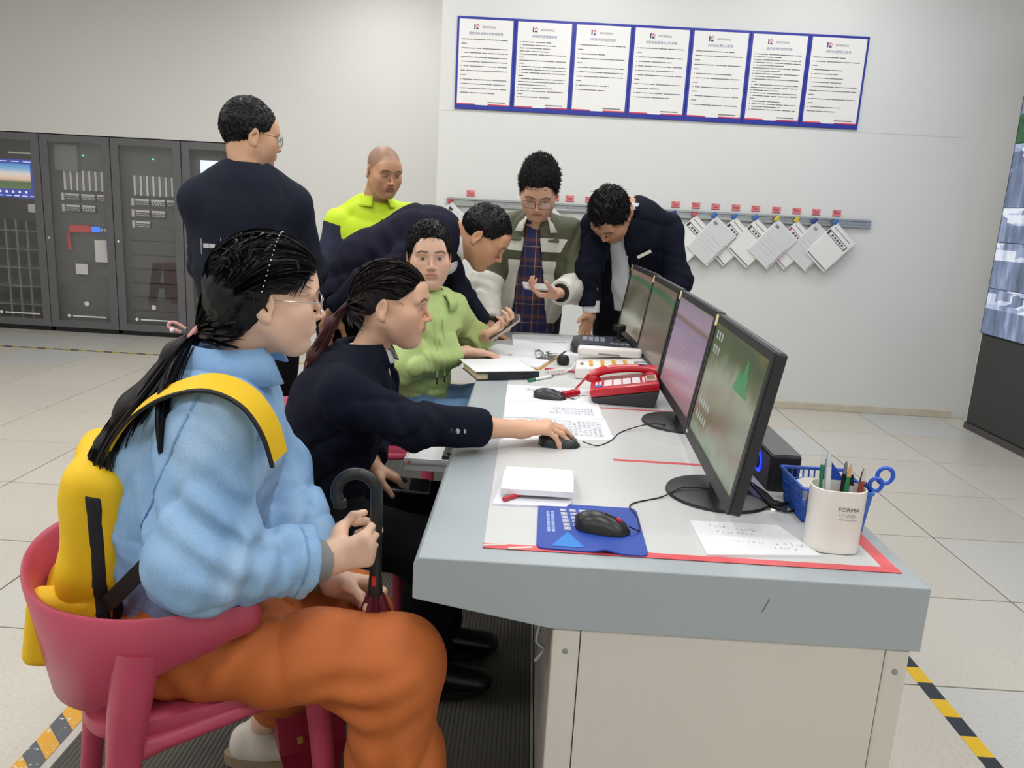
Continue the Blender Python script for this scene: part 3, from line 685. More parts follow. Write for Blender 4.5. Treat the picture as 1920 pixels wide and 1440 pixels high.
# pen cup
t = thing('pen_cup', 'white oval pen cup with FORMA UTENSIL lettering at the desk corner', 'pen cup', (-1.287, -1.372, Z), -.06); CUP = (-1.287, -1.372)
def cup_geo():
    rs = []
    for (s, z, d) in ((.90, .0, 0), (.985, .002, 0), (1.0, .012, 0), (.98, .014, 0), (.985, .05, 0), (1.0, .118, 0), (1.0, .121, 0), (.95, .122, 0), (.94, .118, 0), (.90, .012, 0), (.2, .011, 0)):
        rs.append([(x*s, y*s, z) for x, y in rrect(.1, .07, .033, 8)])
    return rings(rs)
obj('cup_body', cup_geo(), mat('white_glazed_plastic', '#efebe4', .3), t, 40)
obj('lettering', xf(text_geo('FORMA', .0115), T(.012, -.0354, .088)), M_ink, t, fix=False)
obj('lettering', xf(text_geo('UTENSIL', .0085), T(.012, -.0353, .0765)), mat('light_grey_ink', '#a9a6a2', .6), t, fix=False)
obj('lettering', xf(text_geo('simple utensil form', .0042), T(.012, -.0352, .069)), M_ink, t, fix=False)
cz = Z+.013
def inpen(dx, dy, tx, ty, top, label, body, tip, r, cat='pen'):
    a = Vector((CUP[0]+dx, CUP[1]+dy, cz)); b = Vector((CUP[0]+tx, CUP[1]+ty, Z+top))
    t = thing('pen', label, cat, tuple(a)); obj('barrel', tube([a, a+(b-a)*.84], r, 8), body, t, 40, world=True)
    obj('tip', tube([a+(b-a)*.84, a+(b-a)*.95, b], [r, r*.75, r*.3], 8), tip, t, 40, world=True)
M_grn = mat('green_pen', '#1f7a4d', .4); M_clear = mat('clear_plastic', '#cfd6d8', .2); M_brn = mat('brown_red_pen', '#9c4530', .4); M_wood = mat('pencil_wood', '#d3a172', .6)
inpen(-.028, -.004, -.038, .0, .19, 'slim green refill pen leaning left in the pen cup', M_grn, M_clear, .0032)
inpen(-.014, .0, -.025, .004, .185, 'white paper-wrapped straw in the pen cup', mat('white_wrapper', '#e9e9ee', .5), M_clear, .0062, 'straw')
inpen(.004, -.006, .018, .002, .165, 'green pencil with sharpened wooden tip in the cup', M_grn, M_wood, .0042, 'pencil')
inpen(.010, .010, .015, .018, .165, 'black pen behind the green pencil in the cup', M_black, M_mgrey, .0042)
inpen(.022, .004, .026, .008, .143, 'clear pen with black and white cap in the cup', M_clear, M_black, .0048)
inpen(.034, -.004, .042, .0, .158, 'brown ballpoint pen with silver end in the cup', M_brn, M_chrome, .0052)
# blue basket with things behind the cup
M_bask = mat('blue_basket_plastic', '#2f62c8', .35)
t = thing('storage_basket', 'blue perforated plastic basket behind the pen cup', 'basket', (-1.243, -1.19, Z))
def bwall(a, b, h, n):
    a, b = Vector(a), Vector(b); d = (b-a); g = []
    out = Vector((d.y, -d.x, 0)).normalized()*.012
    for i in range(n+1):
        p = a+d*i/n; g.append(tube([p, p+out+Vector((0, 0, h))], .0019, 5))
    for k in (0, .2, .45, .7): g.append(tube([a+out*k+Vector((0, 0, h*k)), b+out*k+Vector((0, 0, h*k))], .0019, 5))
    return join(*g)
c4 = [(-.055, -.06, .002), (.055, -.06, .002), (.055, .06, .002), (-.055, .06, .002)]
for i in range(4): obj('lattice_wall', bwall(c4[i], c4[(i+1) % 4], .07, 9), M_bask, t, True, fix=False)
obj('rim', tube([(-.067, -.072, .074), (.067, -.072, .074), (.067, .072, .074), (-.067, .072, .074), (-.067, -.072, .074)], .004, 6), M_bask, t)
obj('base', bev(box(-.056, .056, -.061, .061, 0, .003), .001, 1), M_bask, t)
one('tape_roll', lathe([(.03, 0), (.045, 0), (.045, .025), (.03, .025)], 24), mat('cream_tape_roll', '#d9d4c4', .4), 'cream tape roll lying in the blue basket', 'tape roll', (-1.25, -1.185, Z+.035), smooth=40)
t = thing('tape_dispenser', 'dark blue wedge-shaped dispenser standing in the basket', 'dispenser', (-1.21, -1.16, Z+.005))
obj('wedge', bev(prism([(-.03, 0), (.03, 0), (.03, .05), (-.012, .10), (-.02, .098)], -.01, .01), .002, 1), mat('deep_blue_plastic', '#2148a8', .35), t)
obj('blade', box(-.021, -.012, -.009, .009, .098, .1012), M_chrome, t)
t = thing('narrow_bin', 'translucent blue tapered holder right of the pen cup', 'holder', (-1.213, -1.30, Z))
obj('bin_wall', rings([[(x*s, y*s, z) for x, y in rrect(.036, .05, .012, 5)] for s, z in ((.55, 0), (1, .088), (1.12, .09), (1.12, .096), (.95, .096), (.5, .006))]), mat('clear_blue_plastic', '#3f74cf', .25), t, 40)
t = thing('scissors', 'blue-handled scissors standing in the tapered holder', 'scissors', (-1.213, -1.30, Z+.01), -.2)
def loop(cx, cz_, a, b, r): return tube([(cx+a*math.cos(q), 0, cz_+b*math.sin(q)) for q in [2*math.pi*i/20 for i in range(21)]], r, 6)
for k, (x, z_, a, b_) in enumerate(((.0, .100, .011, .013), (.010, .122, .014, .016))):
    h = obj('handle_loop', xf(loop(x, z_, a, b_, .0042), T(0, .004*k-.002, 0, ry=.25)), mat('blue_handle', '#2c5fd0', .35), t, True)
    obj('blade', tube([(0, .004*k-.002, .02), (x*.5, .004*k-.002, .10)], [.003, .005], 6), M_chrome, t)
# soundbar
t = thing('soundbar', 'long black soundbar with a glowing blue ring on its end', 'speaker', (-1.285, -.87, Z), 0)
obj('cabinet', bev(box(-.035, .035, -.205, .205, 0, .085), .006, 2), mat('matt_black_speaker', '#1b1b1d', .5), t)
obj('grey_top', box(-.03, .034, -.2, .2, .0852, .0862), mat('dark_grey_top', '#5b5b5d', .5), t)
rg = [(-.0355+0*q, -.12+.022*math.cos(2*math.pi*q/24), .045+.022*math.sin(2*math.pi*q/24)) for q in range(25)]
obj('glow_ring', tube(rg, .0035, 6), mat('blue_glow', '#1d35ff', .3, emit=2.2), t, True)
obj('knob', xf(lathe([(.016, 0), (.016, .006), (.012, .008)], 20), T(-.0345, -.12, .045, ry=-math.pi/2)), M_black, t, 40)
# cables behind the first monitor
one('cable_bundle', join(*[tube(p, .0032, 6, 6) for p in (
    [(-1.40, -1.10, .80), (-1.375, -1.13, .765), (-1.34, -1.16, .757), (-1.29, -1.15, .756), (-1.255, -1.08, .756)],)]), M_black, 'thick black cable curving behind the nearest monitor', 'cable', smooth=True)
one('cable_bundle', tube([(-1.40, -1.06, .80), (-1.37, -1.12, .78), (-1.34, -1.19, .757), (-1.30, -1.20, .756), (-1.262, -1.12, .757)], .0026, 6, 6), M_black, 'black cable looping towards the blue basket', 'cable', smooth=True)
one('cable_bundle', tube([(-1.41, -1.04, .80), (-1.37, -1.05, .775), (-1.33, -1.10, .757), (-1.325, -1.16, .756)], .0017, 6, 6), M_black, 'thin black wire behind the nearest monitor', 'cable', smooth=True)
one('cable_grommet', xf(lathe([(.030, 0), (.033, .001), (.031, .004), (.026, .004), (.026, .001)], 30), T(0, 0, 0)), M_chrome, 'chrome ring grommet in the desk under the cables', 'grommet', (-1.335, -1.165, Z-.0003), smooth=40)

# ---------------------------------------------------------------- telephones
def coil(a, b, turns, R, r, sag=0.):
    a, b = Vector(a), Vector(b); d = (b-a); n = d.normalized().orthogonal().normalized(); m = d.normalized().cross(n); P = []
    for i in range(turns*8+1):
        u = i/(turns*8); q = 2*math.pi*i/8
        P.append(a+d*u+(n*math.cos(q)+m*math.sin(q))*R+Vector((0, 0, -sag*math.sin(math.pi*u))))
    return tube(P, r, 5)
M_phr = mat('glossy_red_plastic', '#c3182c', .28, coat=.3); M_phd = mat('charcoal_base', '#3a3b40', .5); M_btn = mat('white_buttons', '#ece6ea', .4)
t = thing('red_telephone', 'red desk telephone with white keys and handset', 'telephone', (-1.55, -.245, Z), -.10)
bw, bd = .215, .19
# wedge base: low at the left, high at the right
obj('base', bev(prism([(-bw/2+.01, 0), (bw/2-.012, 0), (bw/2, .058), (-bw/2, .018)], -bd/2, bd/2), .005, 2), M_phd, t, 40)
tp = math.atan2(.040, bw); top = T(0, 0, .038, ry=-tp)
sh = obj('upper_shell', xf(bev(box(-bw/2-.002, bw/2+.002, -bd/2-.002, bd/2+.002, 0, .026), .006, 2), top), M_phr, t, 40)
for r in range(3):
    for c in range(4):
        obj('key', xf(bev(box(-.064+.030*c, -.064+.030*c+.026, -.068+.030*r, -.068+.030*r+.024, .026, .029), .0012, 1), top), M_btn, sh)
for r in range(2): 
    for c in range(2): obj('small_key', xf(box(-.092+.012*c, -.092+.012*c+.008, -.04+.022*r, -.04+.022*r+.018, .026, .029), top), M_btn, sh)
obj('blue_key', xf(box(-.092, -.070, -.070, -.048, .026, .029), top), mat('blue_key', '#3b86cf', .4), sh)
for q in range(5): obj('indicator_key', xf(box(.059, .067, -.068+.017*q, -.068+.017*q+.011, .026, .029), top), M_btn, sh)
obj('display_frame', xf(bev(box(.07, .104, -.06, .02, .026, .031), .001, 1), top), mat('pale_red_frame', '#ddb9b8', .4), sh)
obj('display', xf(box(.074, .1, -.052, .012, .031, .0316), top), mat('olive_lcd', '#7d7a4a', .3), sh)
hs = obj('handset', join(tube([(-.115, .058, .060), (-.07, .062, .080), (0, .064, .092), (.06, .063, .096), (.10, .06, .092)], [.019, .020, .018, .020, .022], 12, 5, up=(0, 0, 1), flat=.75),
     xf(lathe([(.012, -.018), (.023, -.016), (.025, -.006), (.018, .006)], 16), T(-.105, .058, .057)), xf(lathe([(.012, -.016), (.024, -.014), (.026, -.002), (.018, .008)], 16), T(.085, .058, .084))), M_phr, t, 60)
obj('printed_stickers', join(box(-.07, -.045, .055, .071, .0950, .0968), box(-.062, -.05, .05, .054, .0935, .0955)), M_white, hs)
obj('blue_label', xf(box(.04, .07, .052, .074, 0, .001), T(0, 0, .1112)), mat('pale_blue_label', '#b9d7ef', .4), hs)
obj('coiled_cord', join(coil((-1.70, -.235, .766), (-1.755, -.29, .764), 11, .0095, .0028), tube([(-1.665, -.178, .815), (-1.69, -.19, .785), (-1.705, -.21, .772), (-1.70, -.235, .768)], .004, 6, 5)), M_phr, t, True, world=True)
M_phw = mat('white_phone_plastic', '#f0ece9', .35); M_yk = mat('yellow_keys', '#e0a81e', .4)
t = thing('white_telephone', 'white desk telephone with four yellow keys', 'telephone', (-1.555, .15, Z), -.06)
obj('base', bev(prism([(-.135, 0), (.135, 0), (.135, .062), (-.135, .04)], -.12, .12), .008, 2), M_phw, t, 40)
top = T(0, 0, .052, ry=-.08)
for q in range(4): obj('yellow_key', xf(bev(box(-.085+.042*q, -.072+.042*q, -.09, .01, .0, .004), .001, 1), top), M_yk, t)
obj('grey_key', xf(box(-.118, -.106, -.06, -.04, .0, .004), top), M_mgrey, t)
obj('display', xf(box(.08, .125, -.08, -.02, 0, .003), top), mat('grey_lcd', '#8c9490', .3), t)
hs = obj('handset', bev(join(box(-.13, .115, .05, .105, .058, .092)), .012, 3), M_phw, t, 40)
obj('handset_slot', box(-.05, .03, .049, .052, .064, .070), M_mgrey, hs)
obj('side_unit', bev(box(.135, .185, -.08, .1, 0, .05), .006, 2), M_phw, t, 40)
obj('coiled_cord', join(coil((-1.73, .12, .762), (-1.80, .06, .762), 9, .010, .003), tube([(-1.69, .15, .79), (-1.705, .14, .768), (-1.73, .12, .762)], .004, 6, 4)), M_phw, t, True, world=True)
one('webcam', join(xf(lathe([(.016, 0), (.024, .006), (.026, .02), (.018, .036), (.006, .04)], 18), T()), ), M_black, 'small round black gadget left of the white telephone', 'gadget', (-1.73, .30, Z), smooth=40)
# CCTV control keyboard with joystick
t = thing('joystick_controller', 'dark control keyboard with a joystick between papers and monitors', 'controller', (-1.53, .70, Z), -.08)
M_ctl = mat('dark_blue_grey_plastic', '#2c3038', .35)
obj('housing', bev(prism([(-.135, -.15), (.13, -.15), (.15, -.10), (.15, .12), (.12, .16), (-.11, .16), (-.145, .11), (-.15, -.11)], 0, .04, 'z'), .010, 3), M_ctl, t, 40)
obj('top_panel', prism([(-.115, -.12), (.11, -.12), (.12, .13), (-.115, .13)], .040, .0415, 'z'), mat('slate_panel', '#4a505c', .4), t)
for r in range(4):
    for c in range(4): obj('key', bev(box(-.10+.026*c, -.08+.026*c, -.04+.03*r, -.02+.03*r, .0415, .046), .001, 1), mat('grey_button', '#9ca3ae', .4), t)
j = obj('joystick', xf(lathe([(.03, 0), (.026, .010), (.009, .014), (.009, .04), (.026, .044), (.028, .068), (.024, .072), (0, .072)], 20), T(.06, .03, .0415)), M_black, t, 40)
for q in range(4): obj('selector_key', bev(box(.02+.022*q, .036+.022*q, -.09, -.07, .0415, .046), .001, 1), MATS['grey_button'], t)

# ---------------------------------------------------------------- papers, notebook, clipboard at the far half
t = thing('notebook', 'thick black notebook with cream page edges at the desk edge', 'notebook', (-1.97, .05, Z), .34)
obj('cover', join(bev(box(-.075, .115, -.105, -.098, 0, .027), .002, 1), box(-.115, .115, -.105, .10, 0, .003), box(-.115, .115, -.105, .10, .024, .027)), mat('black_leather_cover', '#20232b', .45), t)
obj('page_block', box(-.112, .112, -.098, .097, .003, .024), mat('cream_pages', '#e6d4ae', .6), t)
one('loose_sheet', xf(box(-.12, .11, -.1, .13, 0, .0008), T()), M_sheetp, 'white sheet lying on the black notebook', 'sheet', (-1.972, .062, Z+.0272), .34)
t = thing('clipboard', 'clipboard of white papers with a metal clip', 'clipboard', (-1.915, .42, Z), -.28)
obj('board', bev(box(-.16, .16, -.22, .22, 0, .004), .0015, 1), mat('yellow_brown_board', '#cf9f45', .45), t)
obj('papers', box(-.152, .152, -.214, .2, .004, .009), M_sheetp, t)
cl = obj('metal_clip', join(box(.1, .158, -.06, .06, .009, .0115), tube([(.10, -.055, .012), (.085, -.03, .03), (.085, .03, .03), (.10, .055, .012)], .003, 6, 4)), M_chrome, t, True)
obj('printed_mark', join(box(-.03, -.01, -.04, -.02, .009, .0093), box(-.14, .02, -.15, -.146, .009, .0093)), M_ink, t, fix=False)
t = thing('key_bunch', 'small bunch of metal keys on the clipboard papers', 'keys', (-1.80, .44, Z+.0125))
obj('key_ring', tube([(.014*math.cos(a), .014*math.sin(a), .004) for a in [2*math.pi*i/18 for i in range(19)]], .0014, 5), M_chrome, t, True)
for q, a in enumerate((.3, 1.2, 2.4)):
    kx = T(.014*math.cos(a), .014*math.sin(a), .001+.002*q, rz=a)
    obj('key', xf(join(prism(circ(.010, 12, .01), 0, .0022, 'z'), box(.018, .045, -.0028, .0028, 0, .0022), box(.036, .040, .0028, .006, 0, .0022)), kx), M_chrome, t)
t = printed_sheet('report_sheets', [(-1.95, .97), (-1.645, 1.03), (-1.655, .50), (-1.93, .47)], Z, 'long white report sheets spread at the far end of the desk', 'papers', tables=(), th=.004)
obj('printed_heading', xf(join(*[box(-.07+.014*q, -.06+.014*q, -.005, .005, 0, .0003) for q in range(11)]), T(-1.775, .80, Z+.0041, rz=.18)), M_ink, t, world=True, fix=False, kind='stuff')
pen('gel_pen', (-1.862, -.063, Z+.006), (-1.772, .045, Z+.006), 'black and white gel pen beside the notebook', M_white, M_black, .0052, M_grn)
pen('ballpoint_pen', (-1.80, .17, Z+.005), (-1.67, .14, Z+.005), 'thin red pen near the white telephone', M_redp, M_redp, .0038)
# ================================================================ PEOPLE: signed-distance modelling of continuous bodies and clothes
def U(v): v = np.asarray(v, float); return v/np.linalg.norm(v)
A = lambda *v: np.array(v, float)
class Sdf:
    """blend of round cones and ellipsoids, meshed with surface nets"""
    def __init__(s): s.p = []; s.post = []
    def add(s, f, lo, hi, k=.02, op='u'): s.p.append((f, np.asarray(lo, float), np.asarray(hi, float), k, op)); return s
    def cone(s, a, b, ra, rb, k=.02, op='u'):
        a, b = A(*a), A(*b); ba = b-a; L = max(ba@ba, 1e-9); r = max(ra, rb)
        def f(P):
            d = P-a; h = np.clip((d@ba)/L, 0, 1); q = d-h[..., None]*ba
            return np.sqrt((q*q).sum(-1))-(ra+(rb-ra)*h)
        return s.add(f, np.minimum(a, b)-r, np.maximum(a, b)+r, k, op)
    def chain(s, pts, rs, k=.02, op='u'):
        for i in range(len(pts)-1): s.cone(pts[i], pts[i+1], rs[i], rs[i+1], k, op)
        return s
    def econe(s, a, b, wa, wb, side, k=.03, op='u'):
        """elliptic cone: (half width along side, half depth)"""
        a, b = A(*a), A(*b); t = U(b-a); sd = A(*side); sd = U(sd-t*(sd@t)); fr = np.cross(t, sd); L = np.linalg.norm(b-a); r = max(*wa, *wb)
        def f(P):
            d = P-a; ht = d@t; h = np.clip(ht/L, 0, 1); w = wa[0]+(wb[0]-wa[0])*h; e = wa[1]+(wb[1]-wa[1])*h; m = np.minimum(w, e)
            x = (d@sd)/w; y = (d@fr)/e; z = (ht-h*L)/m
            k0 = np.sqrt(x*x+y*y+z*z)+1e-9; k1 = np.sqrt((x/w)**2+(y/e)**2+(z/m)**2)+1e-9
            return k0*(k0-1)/k1
        return s.add(f, np.minimum(a, b)-r, np.maximum(a, b)+r, k, op)
    def ell(s, c, r, R=None, k=.02, op='u'):
        c = A(*c); r = A(*r); R = np.eye(3) if R is None else np.asarray(R)
        def f(P):
            q = (P-c)@R; k0 = np.sqrt(((q/r)**2).sum(-1))+1e-9; k1 = np.sqrt(((q/r**2)**2).sum(-1))+1e-9
            return k0*(k0-1)/k1
        m = r.max(); return s.add(f, c-m, c+m, k, op)
    def rbox(s, c, h, R, rad, k=.01, op='u'):
        c = A(*c); h = A(*h)-rad; R = np.asarray(R)
        def f(P):
            q = np.abs((P-c)@R)-h; return np.sqrt((np.maximum(q, 0)**2).sum(-1))+np.minimum(q.max(-1), 0)-rad
        m = np.linalg.norm(h)+rad; return s.add(f, c-m, c+m, k, op)
    def cut(s, c, n, k=.004):
        """keep the half space behind the plane (c, n)"""
        c = A(*c); n = U(n); s.post.append(lambda P, D: smax(D, (P-c)@n, k)); return s
    def fun(s, f): s.post.append(f); return s
    def mesh(s, h, pad=.012, lo=None, hi=None):
        L0 = np.min([p[1] for p in s.p if p[4] == 'u'], 0)-pad-2*h; H0 = np.max([p[2] for p in s.p if p[4] == 'u'], 0)+pad+2*h
        lo = L0 if lo is None else np.maximum(A(*lo), L0); hi = H0 if hi is None else np.minimum(A(*hi), H0)
        n = np.ceil((hi-lo)/h).astype(int)+1
        ax = [(lo[i]+h*np.arange(n[i])).astype(np.float32) for i in range(3)]
        D = np.full(n, .2, np.float32)
        for f, a, b, k, op in s.p:
            m = k+3*h+.006
            i0 = np.maximum(((a-m-lo)/h).astype(int), 0); i1 = np.minimum(((b+m-lo)/h).astype(int)+2, n)
            if (i1 <= i0).any(): continue
            sl = tuple(slice(i0[i], i1[i]) for i in range(3))
            P = np.stack(np.meshgrid(*[ax[i][sl[i]] for i in range(3)], indexing='ij'), -1)
            d = f(P).astype(np.float32)
            D[sl] = smin(D[sl], d, k) if op == 'u' else smax(D[sl], -d, k)
        if s.post:
            P = np.stack(np.meshgrid(*ax, indexing='ij'), -1)
            for g in s.post: D = g(P, D)
        return nets(D, lo, h)
def smin(a, b, k):
    h = np.maximum(k-np.abs(a-b), 0)/k; return np.minimum(a, b)-h*h*k*.25
def smax(a, b, k):
    h = np.maximum(k-np.abs(a-b), 0)/k; return np.maximum(a, b)+h*h*k*.25
def nets(D, lo, h):
    S = D < 0; n = D.shape; c = np.zeros([x-1 for x in n], np.int8)
    cor = [(i, j, k) for i in (0, 1) for j in (0, 1) for k in (0, 1)]
    for o in cor: c += S[o[0]:n[0]-1+o[0], o[1]:n[1]-1+o[1], o[2]:n[2]-1+o[2]]
    I = np.argwhere((c > 0) & (c < 8)); idx = np.full(c.shape, -1, np.int64); idx[tuple(I.T)] = np.arange(len(I))
    V = np.zeros((len(I), 3)); cnt = np.zeros(len(I))
    for a in cor:
        for ax in range(3):
            if a[ax]: continue
            b = list(a); b[ax] = 1
            va = D[tuple((I+a).T)]; vb = D[tuple((I+b).T)]; m = (va < 0) != (vb < 0)
            t = np.where(m, va/np.where(m, va-vb, 1), 0)
            p = np.tile(np.array(a, float), (len(I), 1)); p[:, ax] += t
            V += p*m[:, None]; cnt += m
    V = (I+V/cnt[:, None])*h+lo
    Q = []
    for ax in range(3):
        u, w = [x for x in range(3) if x != ax]
        sa = [slice(None)]*3; sb = [slice(None)]*3
        sa[ax] = slice(0, n[ax]-1); sb[ax] = slice(1, n[ax])
        for x in (u, w): sa[x] = sb[x] = slice(1, n[x]-1)
        X, Y_ = S[tuple(sa)], S[tuple(sb)]
        E = np.argwhere(X != Y_); off = np.zeros(3, int); off[u] = off[w] = 1; E = E+off
        if not len(E): continue
        inside = S[tuple(E.T)]
        du = np.zeros(3, int); du[u] = 1; dw = np.zeros(3, int); dw[w] = 1
        q = np.stack([idx[tuple((E-du-dw).T)], idx[tuple((E-dw).T)], idx[tuple(E.T)], idx[tuple((E-du).T)]], 1)
        flip = inside if ax != 1 else ~inside
        q[~flip] = q[~flip][:, ::-1]; Q.append(q)
    return V, np.concatenate(Q)
def wob(seed, freq, amp, stretch=(1, 1, 1)):
    """smooth pseudo-noise displacement of a surface (cloth waviness)"""
    r = np.random.default_rng(seed); K = r.normal(size=(7, 3))*freq*A(*stretch); ph = r.uniform(0, 6.28, 7)
    def g(P, D):
        m = np.abs(D) < .03; q = P[m]; D = D.copy(); D[m] += (amp*np.sin(q@K.T+ph).sum(1)/2.6).astype(np.float32); return D
    return g
def crease(seed, freq, amp, stretch=(1, 1, 1)):
    """sharp wandering creases pressed into cloth"""
    r = np.random.default_rng(seed); K = r.normal(size=(4, 3)); K /= np.linalg.norm(K, axis=1)[:, None]; K = K*freq*A(*stretch); Q = r.normal(size=(4, 3))*freq*.45; ph = r.uniform(0, 6.28, 8)
    def g(P, D):
        m = np.abs(D) < .03; q = P[m]; D = D.copy(); a = np.zeros(len(q))
        for i in range(4):
            s = np.sin(q@K[i]+ph[i]+1.6*np.sin(q@Q[i]+ph[i+4])); gate = .5+.5*np.sin(q@Q[(i+1) % 4]*.8+ph[i]); a += (1-np.abs(s))**4*gate
        D[m] += (amp*.6*(a-.45)).astype(np.float32); return D
    return g
def folds(lst):
    """creases: (centre, direction, wavelength, depth, reach)"""
    def g(P, D):
        D = D.copy()
        for c, d, wl, am, R in lst:
            c = A(*c); d = U(d); m = (np.abs(D) < .03) & (((P-c)**2).sum(-1) < (1.6*R)**2)
            q = P[m]-c; r2 = (q*q).sum(-1)
            s = q@d; s = s+.012*np.sin(q@np.roll(d, 1)*28)
            D[m] += (am*np.cos(2*math.pi*s/wl)*np.exp(-r2/(R*R)*1.6)).astype(np.float32)
        return D
    return g
def np_mesh(name, V, F, mats, parent, col=None, zones=None, label=None, attr=None):
    r = root_of(parent); M = np.array(FR[r.name]); V = np.asarray(V)@M[:3, :3].T+M[:3, 3]
    me = bpy.data.meshes.new(name); F = np.asarray(F)
    me.vertices.add(len(V)); me.vertices.foreach_set('co', V.astype(np.float32).ravel())
    me.loops.add(F.size); me.loops.foreach_set('vertex_index', F.astype(np.int32).ravel())
    me.polygons.add(len(F)); me.polygons.foreach_set('loop_start', (np.arange(len(F))*F.shape[1]).astype(np.int32))
    for m in (mats if isinstance(mats, (list, tuple)) else [mats]): me.materials.append(m)
    if zones is not None: me.polygons.foreach_set('material_index', np.asarray(zones, np.int32))
    me.polygons.foreach_set('use_smooth', np.ones(len(F), bool)); me.update(calc_edges=True)
    if col is not None:
        at = me.color_attributes.new('Col', 'FLOAT_COLOR', 'POINT'); at.data.foreach_set('color', np.c_[col, np.ones(len(col))].astype(np.float32).ravel())
    if attr is not None:
        at = me.attributes.new('zone', 'FLOAT', 'POINT'); at.data.foreach_set('value', np.asarray(attr, np.float32))
    o = bpy.data.objects.new(name, me); COL.objects.link(o); o.parent = parent
    if label: o['label'] = label
    return o
def two_tone(name, ca, cb, rough=.65):
    """cloth made of two colours, cut along the garment's own seam (zone attribute)"""
    m, N, L, b = nodes(name); a = N.new('ShaderNodeAttribute'); a.attribute_name = 'zone'
    mx = N.new('ShaderNodeMix'); mx.data_type = 'RGBA'; L.new(math_(N, L, 'GREATER_THAN', a.outputs['Fac'], 0), mx.inputs['Factor']); mx.inputs[6].default_value = (*lin(ca), 1); mx.inputs[7].default_value = (*lin(cb), 1)
    L.new(mx.outputs[2], b.inputs['Base Color']); b.inputs['Roughness'].default_value = rough; return m
def skin_material():
    m, N, L, b = nodes('skin'); a = N.new('ShaderNodeVertexColor'); a.layer_name = 'Col'; L.new(a.outputs[0], b.inputs['Base Color'])
    b.inputs['Roughness'].default_value = .48; b.inputs['Specular IOR Level'].default_value = .35
    return m
M_skin = skin_material()
def hair_material(name, c, rough=.38):
    m, N, L, b = nodes(name); tc = N.new('ShaderNodeTexCoord'); n = N.new('ShaderNodeTexNoise'); n.inputs['Scale'].default_value = 120; L.new(tc.outputs['Object'], n.inputs[0])
    lo = tuple(int(x*.7) for x in c); L.new(ramp(N, L, n.outputs['Fac'], [(.3, lo), (.7, c)]), b.inputs['Base Color']); b.inputs['Roughness'].default_value = rough; b.inputs['Specular IOR Level'].default_value = .3
    return m
M_hair = hair_material('black_hair', (20, 18, 20), .42); M_hairb = hair_material('brown_black_hair', (36, 27, 26), .45); M_hairr = hair_material('reddish_brown_hair', (84, 46, 42))
M_lens = None

